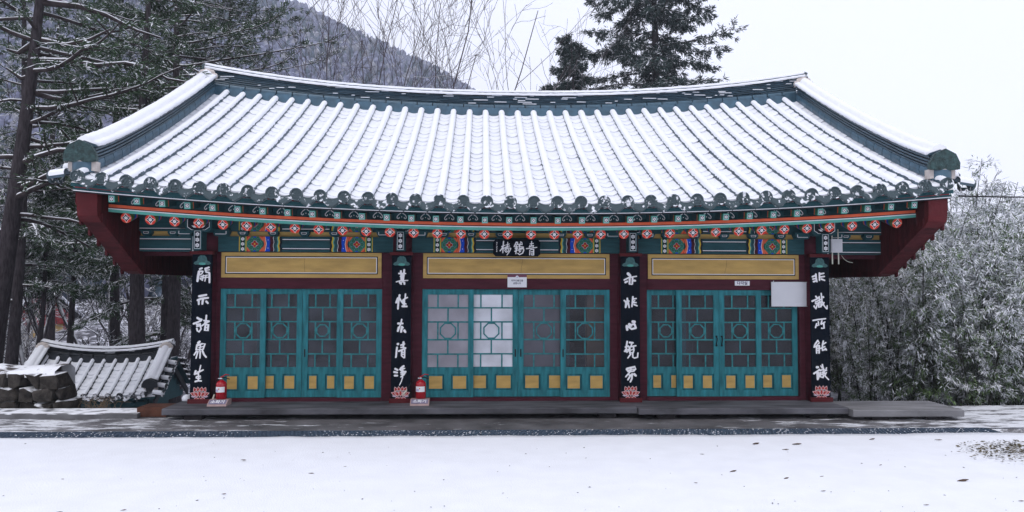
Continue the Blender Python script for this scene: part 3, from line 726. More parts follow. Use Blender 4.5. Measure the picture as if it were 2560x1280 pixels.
def astroid(s, n=6):
    p = []
    for i in range(4):
        a0 = i * math.pi / 2
        for k in range(n):
            t = k / n * math.pi / 2; p.append((s * math.cos(a0 + t) ** 3 if i % 2 == 0 else s * -abs(math.cos(a0 + t)) ** 3, 0))
    p = [(s * math.copysign(abs(math.cos(2 * math.pi * k / (4 * n))) ** 2.9, math.cos(2 * math.pi * k / (4 * n))), s * math.copysign(abs(math.sin(2 * math.pi * k / (4 * n))) ** 2.9, math.sin(2 * math.pi * k / (4 * n)))) for k in range(4 * n)]
    return p
e.flat(astroid(rr * 1.0), -0.003, WH)
e.flat([(x * 0.86, z * 0.86) for x, z in astroid(rr)], -0.0036, BK); flower(e, 0, 0, rr * 0.36, -0.0044, WH, WH)
em = e.mesh('painted_end', PA)
zra = lambda x: 2.692 + 0.225 * (U(x) / 5.9) ** 2
for k in range(36):
    x = -5.82 + 0.3363 * k
    if k == 0 or k == 35: pass
    o = obj('rafter', rm, hall, (x, -1.0, zra(x)), (R(19), 0, 0)); obj('painted_end', em, o)
# square flying rafters
b = MB(); hw, hh = 0.041, 0.046; ys_ = [0, 0.015, 0.10, 0.13, 0.40]; sm_ = [JA, MG, OR, DG]
for i in range(4):
    y0, y1 = ys_[i], ys_[i + 1]
    b.add([(-hw, y0, -hh), (-hw, y1, -hh), (-hw, y1, hh), (-hw, y0, hh)], [(0, 3, 2, 1)], sm_[i]); b.add([(hw, y0, -hh), (hw, y1, -hh), (hw, y1, hh), (hw, y0, hh)], [(0, 1, 2, 3)], sm_[i])
    b.add([(-hw, y0, hh), (hw, y0, hh), (hw, y1, hh), (-hw, y1, hh)], [(0, 1, 2, 3)], DG); b.add([(-hw, y0, -hh), (hw, y0, -hh), (hw, y1, -hh), (-hw, y1, -hh)], [(3, 2, 1, 0)], JA if i == 0 else OR)
b.flat([(-hw, -hh), (hw, -hh), (hw, hh), (-hw, hh)], 0, JA)
fm = b.mesh('flying_rafter', PA)
e = MB(); s = 0.030; e.flat([(-s, -s), (s, -s), (s, s), (-s, s)], -0.001, WH); s = 0.0265; e.flat([(-s, -s), (s, -s), (s, s), (-s, s)], -0.0016, BK); flower(e, 0, 0, 0.0235, -0.0024, WH, PE)
fe = e.mesh('painted_end', PA)
zf = lambda x: 2.862 + 0.258 * (U(x) / 5.6) ** 2
for k in range(35):
    x = -5.52 + 0.3391 * k; o = obj('flying_rafter', fm, hall, (x, -1.36, zf(x)), (R(9), 0, 0)); obj('painted_end', fe, o)
# scrolls painted on the board between the flying rafters
sc = MB()
for sg in (-1, 1):
    p = [(0.012 * sg, 0.042), (0.045 * sg, 0.020), (0.066 * sg, -0.008), (0.066 * sg, -0.028), (0.050 * sg, -0.038), (0.036 * sg, -0.030), (0.036 * sg, -0.018)]
    for i in range(len(p) - 1):
        a, c = Vector(p[i]), Vector(p[i + 1]); d = (c - a).normalized(); nn = Vector((-d.y, d.x)) * 0.0055; a = a - d * 0.003; c = c + d * 0.003
        q = [a - nn, c - nn, c + nn, a + nn]; sc.flat([(v.x, v.y) for v in q], -0.0002 * i, 0)
sc.flat(circ(0, -0.012, 0.007, 8), 0)
scm = sc.mesh('painted_scroll', 'white')
for k in range(34):
    x = -5.52 + 0.3391 * (k + 0.5); obj('painted_scroll', scm, hall, (x, -0.9975, zg(x) + 0.135))

# gable boards: bargeboard, wind boards with battens, on both ends
for sg in (-1, 1):
    xi = CX + sg * 5.79
    def ztop(y):
        yy = y if y <= 3.58 else 7.16 - y; t = (yy + 1.55) / 4.88
        return RPT(xi, max(0, min(1, t))).z - 0.165
    def zbot(y):
        yy = y if y <= 3.58 else 7.16 - y
        return 2.12 if yy > 0.0 else 2.12 - yy * 0.53
    y = -1.30; k = 0
    while y < 8.4:
        y1 = min(y + 0.245, 8.44)
        xa, xb_ = (xi, xi + sg * 0.22); b = MB()
        b.prismx([(y + 0.003, zbot(y)), (y1 - 0.003, zbot(y1)), (y1 - 0.003, ztop(y1)), (y + 0.003, ztop(y))], min(xa, xb_), max(xa, xb_))
        b.build('wind_board', 'windboard', hall)
        b = MB(); xa, xb_ = xi + sg * 0.222, xi + sg * 0.25
        dd = 0.05 if (y < 0.05) else -0.01
        b.prismx([(y - 0.035, zbot(y) - dd * 0.6), (y, zbot(y) - dd), (y + 0.035, zbot(y) - dd * 0.8), (y + 0.035, ztop(y)), (y - 0.035, ztop(y))], min(xa, xb_), max(xa, xb_)); b.build('batten', 'windboard', hall)
        y = y1
    b = MB(); rows = []
    for i in range(25):
        y = -1.34 + 4.92 * i / 24; z = ztop(y) + 0.03; h = 0.30 - 0.04 * i / 24; rows.append([(xi + sg * 0.252, y, z), (xi + sg * 0.252, y, z - h), (xi + sg * 0.30, y, z - h), (xi + sg * 0.30, y, z)])
    b.grid(rows if sg > 0 else rows[::-1], 0, True); b.f += [(0, 1, 2, 3), (96, 97, 98, 99)]; b.m += [0, 0]; b.build('bargeboard', 'oxide', hall)
    b = MB(); rows = [[(x, 7.16 - y, z) for x, y, z in r_] for r_ in rows]; b.grid(rows, 0, True); b.build('bargeboard', 'oxide', hall)
    # inner fascia rail along the slope of the wind boards
    b = MB(); xa, xb_ = xi - sg * 0.001, xi - sg * 0.05
    b.prismx([(-1.30, 2.80), (0.0, 2.115), (0.0, 2.20), (-1.30, 2.93)], min(xa, xb_), max(xa, xb_)); b.build('board_rail', 'windboard', hall)
    b = MB(); b.prismx([(-1.42, 2.98), (-1.40, 2.88), (-1.302, 2.80), (-1.302, 3.24), (-1.42, 3.24)], min(xi + sg * 0.24, xi - sg * 0.03), max(xi + sg * 0.24, xi - sg * 0.03)); b.build('end_block', 'oxide', hall)
    b = MB().box(min(xa, xb_), max(xa, xb_), 0.0, 7.1, 2.115, 2.20); b.build('board_rail', 'windboard', hall)

# beams over the columns
B = MB().box(XA, XB, -0.075, 0.09, 2.465, 2.70).build('tie_beam', 'deepgreen', hall)
MB().box(XA, XB, -0.035, 0.06, 2.70, 2.775).build('ochre_fillet', 'ochre', hall)
PU = MB().box(XA, XB, -0.095, 0.09, 2.775, 3.02).build('purlin', 'deepgreen', hall)
MB().box(XA, XB, 0.092, 0.16, 2.40, 3.55).build('wall_infill', 'maroon', hall)
def lines(name, segs, parent, y=-0.0775, t=0.006, m='white', mb=None):
    for x0, x1, z in segs:
        MB().box(x0, x1, y, y + 0.002, z - t, z + t).build(name, m, parent); MB().box(x0, x1, y - 0.0005, y + 0.0015, z - t - 0.013, z - t).build(name, 'black', parent)

def pattern(b, xs, sg, z0, z1, y):
    """one end block of the beam paintwork, running from xs in direction sg"""
    H = z1 - z0; zc = (z0 + z1) / 2; k = H / 0.235; lay = [0]
    def X(u): return xs + sg * u
    def poly(p, m):
        lay[0] += 1; pp = [(X(u), z) for u, z in p]
        ar = sum(pp[i][0] * pp[(i + 1) % len(pp)][1] - pp[(i + 1) % len(pp)][0] * pp[i][1] for i in range(len(pp)))
        b.flat(pp if ar > 0 else pp[::-1], y - 0.00025 * lay[0], m)
    def rect(u0, u1, m, a=z0, c=z1): poly([(u0, a), (u1, a), (u1, c), (u0, c)], m)
    def wavy(u0, u1, m, amp=0.006, n=10, ph=0):
        L = [(u0 + amp * math.sin(ph + 6.28 * 2 * i / n), z0 + H * i / n) for i in range(n + 1)]; Rr = [(u1 + amp * math.sin(ph + 6.28 * 2 * i / n), z0 + H * i / n) for i in range(n + 1)]
        poly(L + Rr[::-1], m)
    rect(0, 0.655, DG); rect(0.0, 0.012, YE); rect(0.012, 0.030, MG); rect(0.030, 0.084, BK); rect(0.084, 0.10, MG); rect(0.10, 0.115, YE)
    nfl = max(1, int(round(H / 0.078)))
    for i in range(nfl): lay[0] += 2; flower(b, X(0.057), z0 + H * (i + 0.5) / nfl, 0.030, y - 0.00025 * lay[0], WH, WH); lay[0] += 2
    rect(0.115, 0.36, MG)
    uc = 0.2425
    for du in (-1, 1):
        for dz in (-1, 1):
            poly([(uc + du * 0.122, zc + dz * H * 0.5), (uc + du * 0.060, zc + dz * H * 0.5), (uc + du * 0.122, zc + dz * H * 0.18)], OR)
            poly([(uc + du * 0.122, zc + dz * H * 0.5), (uc + du * 0.095, zc + dz * H * 0.5), (uc + du * 0.122, zc + dz * H * 0.34)], RE)
    for i in range(8):
        q = i * math.pi / 4; rad = 0.078 * min(1, k)
        poly(circ(uc + rad * math.cos(q), zc + rad * math.sin(q), 0.036 * min(1, k), 10), JA); poly(circ(uc + rad * math.cos(q), zc + rad * math.sin(q), 0.031 * min(1, k), 10), DG)
        poly(circ(uc + rad * math.cos(q), zc + rad * math.sin(q), 0.021 * min(1, k), 8), MG)
    poly([(uc + 0.03, z0), (uc, z0 + 0.022 * k), (uc - 0.03, z0)][::-1], BL); poly([(uc - 0.03, z1), (uc, z1 - 0.022 * k), (uc + 0.03, z1)], BL)
    for rr_, m_ in ((0.062, WH), (0.056, PE)):
        for i in range(4):
            q = i * math.pi / 2; poly(circ(uc + 0.030 * k * math.cos(q), zc + 0.030 * k * math.sin(q), rr_ * 0.42 * k, 9), m_)
    poly(circ(uc, zc, 0.013 * k, 8), YE)
    poly([(0.36, z0), (0.405, z0), (0.425, zc), (0.405, z1), (0.36, z1), (0.395, zc)], WH); poly([(0.355, z0), (0.398, z0), (0.418, zc), (0.398, z1), (0.355, z1), (0.388, zc)], OR)
    poly([(0.40, z0), (0.475, z0), (0.475, z1), (0.40, z1), (0.428, zc + 0.04 * k), (0.428, zc - 0.04 * k)], BL)
    for dz in (-0.27, 0.27): poly(circ(0.446, zc + dz * H, 0.006, 6), WH)
    wavy(0.475, 0.53, MA); wavy(0.527, 0.533, WH); wavy(0.533, 0.595, DG); wavy(0.585, 0.60, JA); wavy(0.60, 0.622, YE, 0.007); wavy(0.622, 0.652, BK, 0.006)
blocks = [(-4.20, 1), (-2.16, -1), (-1.22, 1), (1.38, -1), (2.34, 1), (4.35, -1)]
pb = MB(); pp_ = MB()
for xs, sg in blocks:
    b = MB(); pattern(b, xs, sg, 2.468, 2.698, -0.0755); b.build('painted_pattern', PA, B)
    b = MB(); pattern(b, xs, sg, 2.778, 3.0, -0.0955); b.build('painted_pattern', PA, PU)
segs = []
for i in range(3): segs.append((blocks[2 * i][0] + 0.66, blocks[2 * i + 1][0] - 0.66))
outer = [(XA + 0.005, COLS[0] - 0.22), (COLS[3] + 0.22, XB - 0.005)]
lines('painted_line', [(a, c, z) for a, c in segs for z in (2.655, 2.515)] + [(a, c, z) for a, c in outer for z in (2.655, 2.500)], B)
lines('painted_line', [(a, c, z) for a, c in segs for z in (2.815,)] + [(a, c, z) for a, c in outer for z in (2.815,)], PU, -0.0975)
for x in (COLS[0] - 0.185, COLS[3] + 0.185): MB().box(x - 0.006, x + 0.006, -0.0775, -0.0755, 2.47, 2.695).build('painted_line', 'white', B)
# small bearing blocks on the fillet
bl = MB(); bl.prism([(-0.045, -0.04), (0.045, -0.04), (0.078, 0.0), (0.078, 0.042), (-0.078, 0.042), (-0.078, 0.0)], -0.10, 0.0, 0)
bl.flat([(-0.034, -0.012), (0.034, -0.012), (0.044, 0.018), (-0.044, 0.018)], -0.1008, 1); bl.flat([(-0.028, -0.006), (0.028, -0.006), (0.036, 0.012), (-0.036, 0.012)], -0.1016, 2)
blm = bl.mesh('bearing_block', ['deepgreen', 'white', 'black'])
for x in [-4.13, -3.67, -3.20, -2.74, -2.27, -1.06, -0.64, -0.185, 0.29, 0.76, 1.21, 2.42, 2.87, 3.33, 3.79, 4.23, -5.58, -5.18, 5.27, 5.64]:
    obj('bearing_block', blm, hall, (x, -0.035, 2.742))
# columns and their bracket heads
for x in COLS:
    c = MB().lathe([(0.165, FL), (0.165, 1.2), (0.160, 2.46)], 20, 0, (x, 0.0, 0)); c.build('column', 'maroon', hall, True)
    c = MB().lathe([(0.150, 2.46), (0.150, 2.76)], 18, 0, (x + (0.05 if abs(x) > 3 else 0) * (1 if x < 0 else -1), -0.05, 0)); c.build('column_head', 'maroon', hall, True)
    h = MB(); h.box(x - 0.064, x + 0.064, -0.40, -0.08, 2.475, 2.775, 0)
    hb_ = h.build('beam_end', 'deepgreen', hall)
    d = MB(); d.flat([(x - 0.047, 2.492), (x + 0.047, 2.492), (x + 0.047, 2.758), (x - 0.047, 2.758)], -0.401, 1); d.flat([(x - 0.042, 2.497), (x + 0.042, 2.497), (x + 0.042, 2.753), (x - 0.042, 2.753)], -0.4016, 0)
    d.flat([(x - 0.036, 2.503), (x + 0.036, 2.503), (x + 0.036, 2.747), (x - 0.036, 2.747)], -0.4022, 2)
    for z in (2.543, 2.625, 2.707): flower(d, x, z, 0.034, -0.403, 1, 1)
    d.build('painted_pattern', ['deepgreen', 'white', 'black'], hb_)
    a = MB(); pr = [(x - 0.20, 2.80), (x - 0.16, 2.755), (x - 0.10, 2.74), (x + 0.10, 2.74), (x + 0.16, 2.755), (x + 0.20, 2.80), (x + 0.20, 3.0), (x - 0.20, 3.0)]
    a.prism(pr, -0.37, -0.06); ar = a.build('bracket_arm', 'deepgreen', hall)
    d = MB(); pr2 = [(x - 0.165, 2.815), (x - 0.10, 2.772), (x + 0.10, 2.772), (x + 0.165, 2.815), (x + 0.165, 2.98), (x - 0.165, 2.98)]
    d.flat(pr2, -0.371, 1); d.flat([(x + (u - x) * 0.95, z + (0.005 if z < 2.9 else -0.004)) for u, z in pr2], -0.3716, 2)
    for sg in (-1, 1):
        for q, ln in ((20, 0.11), (50, 0.12), (80, 0.12)):
            u = R(q); c0 = (x, 2.80); dx, dz = math.cos(u) * sg, math.sin(u); nx, nz = -dz * 0.016, dx * 0.016
            p = [(c0[0] + dx * 0.03, c0[1] + dz * 0.02), (c0[0] + dx * ln * 0.6 + nx, c0[1] + dz * ln * 0.6 + nz), (c0[0] + dx * ln, c0[1] + dz * ln), (c0[0] + dx * ln * 0.6 - nx, c0[1] + dz * ln * 0.6 - nz)]
            d.flat(p if sg > 0 else p, -0.3722 - 0.0003 * q / 10, 1)
    d.build('painted_pattern', ['deepgreen', 'white', 'black'], ar)
    for sg in (-1, 1):
        a = MB(); xo = x + sg * 0.27; a.prism([(xo - 0.09, 2.70), (xo + 0.09, 2.70), (xo + 0.12, 2.76), (xo + 0.12, 2.80), (xo - 0.12, 2.80), (xo - 0.12, 2.76)], -0.20, -0.06)
        ar = a.build('bracket_arm', 'deepgreen', hall)
        d = MB(); d.box(xo - 0.08, xo + 0.08, -0.2022, -0.2002, 2.722, 2.730); d.box(xo + sg * 0.083 - 0.005, xo + sg * 0.083 + 0.005, -0.2022, -0.2002, 2.728, 2.77); d.build('painted_line', 'white', ar)

# walls round the doors, ochre name panels
DOORS = [(-4.49, -2.02, [(-4.49, -3.80, 0), (-3.945, -3.255, 1), (-3.25, -2.64, 1), (-2.70, -2.02, 0)], ['paneclear'] * 4),
         (-1.395, 1.54, [(-1.395, -0.595, 0), (-0.735, 0.10, 1), (0.105, 0.915, 1), (0.765, 1.54, 0)], ['panefrost', 'panewhite', 'panegrey', 'panedark']),
         (2.13, 4.56, [(2.13, 2.765, 1), (2.60, 3.275, 0), (3.28, 3.955, 0), (3.89, 4.56, 1)], ['panedark'] * 4)]
DZ0, DZ1 = 0.222, 1.895
for i, (dx0, dx1, leaves, pm_) in enumerate(DOORS):
    ca, cb = COLS[i], COLS[i + 1]
    for a, c in ((ca + 0.05, dx0 - 0.003), (dx1 + 0.003, cb - 0.05)):
        MB().box(a, c, -0.005, 0.13, FL, 2.463).build('jamb', 'maroon', hall)
    MB().box(dx0 - 0.003, dx1 + 0.003, -0.012, 0.13, 1.90, 2.463).build('lintel', 'maroon', hall)
    MB().box(dx0 - 0.003, dx1 + 0.003, -0.03, 0.13, FL, 0.219).build('sill', 'maroon', hall)
    x0, x1, z0, z1 = dx0 + 0.012, dx1 - 0.008, 2.068, 2.455
    p = MB().box(x0, x1, -0.026, -0.012, z0, z1).build('ochre_panel', 'ochre', hall)
    b = MB()
    for ins, t, mm, yy in ((0.055, 0.016, 1, -0.0275), (0.071, 0.010, 0, -0.0285)):
        for (a0, a1, c0, c1) in ((x0 + ins, x1 - ins, z0 + ins, z0 + ins + t), (x0 + ins, x1 - ins, z1 - ins - t, z1 - ins), (x0 + ins, x0 + ins + t, z0 + ins + t, z1 - ins - t), (x1 - ins - t, x1 - ins, z0 + ins + t, z1 - ins - t)):
            MB().box(a0, a1, yy, yy + 0.0012, c0, c1).build('painted_line', ('white', 'black')[mm], p)
    # a hairline crack in the boards
    cxk = (x0 + x1) / 2 + random.uniform(0.0, 0.1); b = MB(); z = z1 - 0.09; xk = cxk
    while z > z0 + 0.09:
        xn = xk + random.uniform(-0.012, 0.006); zn = z - 0.03; b.flat([(xk - 0.0015, z), (xn - 0.0015, zn), (xn + 0.0015, zn), (xk + 0.0015, z)], -0.0272, 0); xk, z = xn, zn
    b.build('crack', 'dark', p)
    for j, (lx0, lx1, trk) in enumerate(leaves):
        y0 = 0.012 if trk == 0 else 0.066; y1 = y0 + 0.045
        st = 0.085; ZG0, ZG1 = 0.685, 1.812
        d = obj('sliding_door', None, hall, ((lx0 + lx1) / 2, y0, DZ0)); hw = (lx1 - lx0) / 2; T = DZ1 - DZ0
        f = MB(); f.box(-hw, -hw + st, 0, 0.045, 0, T); f.box(hw - st, hw, 0, 0.045, 0, T); gx0, gx1 = -hw + st, hw - st
        e_ = 0.0
        f.box(gx0, gx1, 0.002, 0.043, ZG1 - DZ0, T); f.box(gx0, gx1, 0.002, 0.043, 0.575 - DZ0, ZG0 - DZ0); f.box(gx0, gx1, 0.002, 0.043, 0, 0.325 - DZ0)
        f.box(-0.055, 0.055, 0.002, 0.043, 0.325 - DZ0, 0.575 - DZ0)
        f.build('frame', 'door', d)
        for (a, c) in ((gx0, -0.055), (0.055, gx1)):
            q = MB(); za, zc_ = 0.325 - DZ0, 0.575 - DZ0; i1 = 0.022
            o4 = [(a, 0.026, za), (c, 0.026, za), (c, 0.026, zc_), (a, 0.026, zc_)]; i4 = [(a + i1, 0.012, za + i1), (c - i1, 0.012, za + i1), (c - i1, 0.012, zc_ - i1), (a + i1, 0.012, zc_ - i1)]
            q.add(o4 + i4, [(0, 1, 5, 4), (1, 2, 6, 5), (2, 3, 7, 6), (3, 0, 4, 7), (4, 5, 6, 7)]); q.build('panel', 'door', d)
            q = MB().box(a + i1 + 0.006, c - i1 - 0.006, 0.010, 0.0125, za + i1 + 0.006, zc_ - i1 - 0.006); q.build('ochre_square', 'ochre', d)
        RZ = [ZG1, 1.606, 1.386, 1.110, 0.887, ZG0]; mb_ = MB(); bw = 0.011; yb0, yb1 = 0.012, 0.032; cells = []
        gw = gx1 - gx0
        for k in range(5):
            zt_, zb_ = RZ[k] - DZ0 - (bw if k else 0), RZ[k + 1] - DZ0 + (bw if k < 4 else 0)
            if k < 4: mb_.box(gx0, gx1, yb0, yb1, RZ[k + 1] - DZ0 - bw, RZ[k + 1] - DZ0 + bw)
            vs_ = [0.5] if k % 2 else [0.25, 0.75]
            xsn = [gx0] + [gx0 + gw * v for v in vs_] + [gx1]
            for v in vs_: mb_.box(gx0 + gw * v - bw, gx0 + gw * v + bw, yb0 + 0.002, yb1 - 0.002, zb_, zt_)
            for q in range(len(xsn) - 1): cells.append((xsn[q] + (bw if q else 0), xsn[q + 1] - (bw if q < len(xsn) - 2 else 0), zb_, zt_))
        mb_.build('muntin', 'sash', d)
        oc = MB(); zc_ = (RZ[2] + RZ[3]) / 2 - DZ0; ro_ = 0.5 * gw * 0.5 - 0.0; rz_ = (RZ[2] - RZ[3]) / 2 - bw
        def octp(a, c, y): return [(a / math.cos(math.pi / 8) * math.cos(math.pi / 8 + i_ * math.pi / 4), y, zc_ + c / math.cos(math.pi / 8) * math.sin(math.pi / 8 + i_ * math.pi / 4)) for i_ in range(8)]
        A, C_ = min(ro_ - bw, rz_) , min(ro_ - bw, rz_)
        oc.grid([octp(A, C_, yb1 + 0.001), octp(A, C_, yb0 - 0.001), octp(A - 0.02, C_ - 0.02, yb0 - 0.001), octp(A - 0.02, C_ - 0.02, yb1 + 0.001)], 0, True)
        oc.build('octagon_muntin', 'sash', d)
        for (a, c, e0, e1) in cells:
            q = MB(); q.add([(a, 0.022, e0), (c, 0.022, e0), (c, 0.022, e1), (a, 0.022, e1)], [(0, 1, 2, 3)])
            cxp, czp = (a + c) / 2, (e0 + e1) / 2; q.v = [(x_ - cxp, y_ - 0.022, z_ - czp) for x_, y_, z_ in q.v]
            q.build('pane', pm_[j], d, False, (cxp, 0.022, czp))
        if i == 2 and j in (1, 2):
            xh = hw - 0.04 if j == 1 else -hw + 0.04; q = MB(); q.tube([(xh, -0.004, 0.80), (xh - 0.008, -0.022, 0.83), (xh, -0.028, 0.87), (xh + 0.008, -0.022, 0.91), (xh, -0.004, 0.94)], 0.008, 6); q.tube([(xh, 0.0, 0.80), (xh, -0.006, 0.80)], 0.016, 8); q.tube([(xh, 0.0, 0.94), (xh, -0.006, 0.94)], 0.016, 8); q.build('handle', 'rubber', d, True)
        elif (i, j) in ((0, 2), (1, 1), (1, 2), (1, 3), (2, 1), (2, 2)):
            xh = hw - 0.04 if j == 1 else -hw + 0.04; MB().box(xh - 0.010, xh + 0.010, -0.002, 0.006, 0.62, 0.74).build('finger_pull', 'dark', d)
# room behind the doors
rm_ = MB(); X0, X1, Y0, Y1, Z0, Z1 = -4.68, 4.79, 0.17, 6.95, FL, 3.3
rm_.add([(X0, Y0, Z0), (X1, Y0, Z0), (X1, Y1, Z0), (X0, Y1, Z0), (X0, Y0, Z1), (X1, Y0, Z1), (X1, Y1, Z1), (X0, Y1, Z1)], [(0, 1, 2, 3), (2, 3, 7, 6), (0, 3, 7, 4), (1, 2, 6, 5)])
rm_.build('room_lining', 'room', hall)
MB().box(-4.72, -4.69, 0.1, 7.05, 0.0, 3.4).build('wall', 'maroon', hall); MB().box(4.80, 4.83, 0.1, 7.05, 0.0, 3.4).build('wall', 'maroon', hall); MB().box(-4.72, 4.83, 6.96, 7.05, -3, 3.4).build('wall', 'maroon', hall)
MB().box(-4.9, 5.0, 0.02, 7.0, -3.2, 0.06).build('base', 'dark', hall)
MB().box(1.22, 1.5, 0.30, 0.50, FL, 1.86).build('wooden_post', 'tan', hall)
MB().box(-1.2, -0.45, 0.45, 0.47, FL, 1.55).build('paper_screen', 'white', hall)
# ------------------------------------------------------------------ things fixed to the hall: boards, signs, extinguishers
def brush(b, strokes, ox, oz, sc, y0, m=0):
    """brush strokes: (width, [(x,y)...]) in picture units with y down; ox, oz = place of unit 0,0"""
    for k, (wd, pts) in enumerate(strokes):
        P = [Vector((ox + x * sc, oz - y_ * sc)) for x, y_ in pts]; h = wd * sc / 2 * 1.12
        if len(P) == 1: P.append(P[0] + Vector((0.001, 0)))
        n = len(P); L, Rr = [], []
        d0 = (P[1] - P[0]).normalized(); d1 = (P[-1] - P[-2]).normalized()
        for i, p in enumerate(P):
            d = (P[min(i + 1, n - 1)] - P[max(i - 1, 0)]).normalized(); nn = Vector((-d.y, d.x)); s = h * (0.96 if 0 < i < n - 1 else (1.0 if i == 0 else 0.86))
            L.append(p + nn * s); Rr.append(p - nn * s)
        def cap(p, d, s):
            nn = Vector((-d.y, d.x)); return [p + d * s * math.sin(a) + nn * s * math.cos(a) for a in (R(45), R(90), R(135))]
        y = y0 - 0.0004 * k
        for i in range(n - 1): b.flat([(v.x, v.y) for v in (L[i], Rr[i], Rr[i + 1], L[i + 1])], y - 0.00006 * (i % 3), m)
        e0 = [L[0]] + cap(P[0], -d0, h)[::-1] + [Rr[0]]; e1 = [Rr[-1]] + cap(P[-1], d1, h * 0.86)[::-1] + [L[-1]]
        e0 = [L[0]] + [P[0] + (-d0) * h * math.sin(a) + Vector((-d0.y, d0.x)) * h * math.cos(a) for a in (R(45), R(90), R(135))] + [Rr[0]]
        e1 = [Rr[-1]] + [P[-1] + d1 * h * 0.86 * math.sin(a) - Vector((-d1.y, d1.x)) * h * 0.86 * math.cos(a) for a in (R(45), R(90), R(135))] + [L[-1]]
        for q in (e0, e1):
            ar = sum(q[i].x * q[(i + 1) % 5].y - q[(i + 1) % 5].x * q[i].y for i in range(5))
            b.flat([(v.x, v.y) for v in (q if ar > 0 else q[::-1])], y - 0.0002, m)
def S_(txt):
    out = []
    for s in txt.split(';'):
        s = s.strip()
        if not s: continue
        wd, p = s.split(':'); out.append((float(wd), [tuple(float(v) for v in q.split(',')) for q in p.split()]))
    return out
TXT = [
 ("34:190,92 228,76;44:176,140 162,215 150,312;28:180,132 246,134;24:243,142 226,180 198,198;36:288,86 352,62;34:290,98 306,148 358,156;20:318,112 364,106;34:362,165 366,240 368,338;22:212,228 330,204;22:198,262 350,240;22:256,206 240,298;22:306,206 286,314;18:204,276 246,304;"
  "38:186,592 314,566;36:160,664 222,636 348,620;34:180,664 182,738;38:256,642 246,732;36:318,688 346,718;"
  "38:162,988 200,1012 238,1018;34:96,1094 162,1070 232,1036;28:150,1112 216,1098;28:156,1142 210,1132;30:156,1182 166,1222 194,1244 232,1192 214,1112;30:324,944 318,1022 292,1100;28:282,1036 374,1046;28:372,1052 300,1092 246,1132;38:322,1112 362,1112 354,1218 300,1214 310,1132;22:310,1166 350,1166",
  "42:186,166 210,142;32:166,202 150,290;30:176,212 250,182 308,182 276,280;20:200,252 280,228;22:160,290 280,282;24:226,202 216,320;28:156,320 116,384;26:184,322 152,444;28:226,322 222,440;32:266,310 296,380 334,424;"
  "22:237,576 216,680 190,740;36:150,678 132,734;28:150,732 216,690 284,656;28:192,692 206,780 200,850;24:166,780 236,770;22:160,800 200,820 240,802;30:146,868 200,852 254,858"),
 ("32:258,116 266,280;34:320,92 302,280;28:222,160 344,160;38:280,172 280,274;22:250,216 320,206;20:176,316 240,296 388,288;36:240,326 266,354;36:322,328 326,356;20:250,324 310,314;"
  "36:206,622 176,700;34:238,562 216,700 210,814;28:240,622 276,682 310,730;26:347,542 340,622 312,680;26:330,632 384,604;38:312,650 292,690;36:322,662 326,768;26:302,702 358,726;34:292,768 374,770;",
  "x"),
 ("x", "x"), ("x", "x")]
TXT[1] = (TXT[1][0] + "26:280,1012 266,1090 232,1170 206,1230;36:216,1086 300,1086;40:230,1162 212,1224;42:286,1152 272,1240;28:286,1142 310,1166;42:332,1216 350,1244",
  "42:214,186 222,182;32:200,248 190,330 182,428;28:192,352 176,430;36:318,152 312,250;28:272,206 338,184;26:272,246 360,256;30:232,316 354,268;32:290,302 286,400;28:340,292 340,434;22:290,342 340,336;24:286,402 330,440;22:302,376 340,370;"
  "36:172,642 214,664;36:152,700 206,710;34:162,766 210,766;36:324,592 272,630;26:252,652 344,632;30:260,652 300,690 358,694;28:364,692 330,750 276,790;28:282,740 340,736;26:310,642 306,800;18:306,800 286,870 252,940;22:272,710 330,706")
TXT[2] = ("52:206,148 244,184;26:132,266 222,220 364,196;36:236,242 232,340;32:290,232 284,344;22:236,338 270,350;36:152,310 190,292;38:316,276 340,280;"
  "28:132,652 176,680;30:190,612 186,700 158,780;32:166,692 156,778;32:196,642 224,780;24:152,682 224,662;30:295,582 286,680 276,764;26:292,626 358,612;26:302,690 358,690;28:316,726 374,750;22:292,682 330,652;"
  "46:180,1132 186,1198;50:226,1098 260,1120;38:216,1142 270,1184 348,1166;38:322,1092 350,1164;32:242,1110 320,1088;48:292,1046 328,1050",
  "30:185,138 170,232 166,330;30:152,242 204,222;28:136,320 214,282;28:152,292 180,340 218,302;34:232,156 294,162;26:270,182 256,222;28:216,242 348,216;32:232,262 236,360;28:302,242 310,300 296,350;20:236,302 310,282;20:236,350 300,342;26:250,372 196,444;28:286,362 290,430 320,446 378,430 386,352;"
  "32:172,652 196,690;34:182,642 330,608 340,650 302,690;20:202,672 310,652;24:256,632 246,700;32:202,696 294,690;28:230,712 156,794;22:216,762 274,756;32:250,762 196,850;32:276,742 270,830 242,888;42:316,746 344,774")
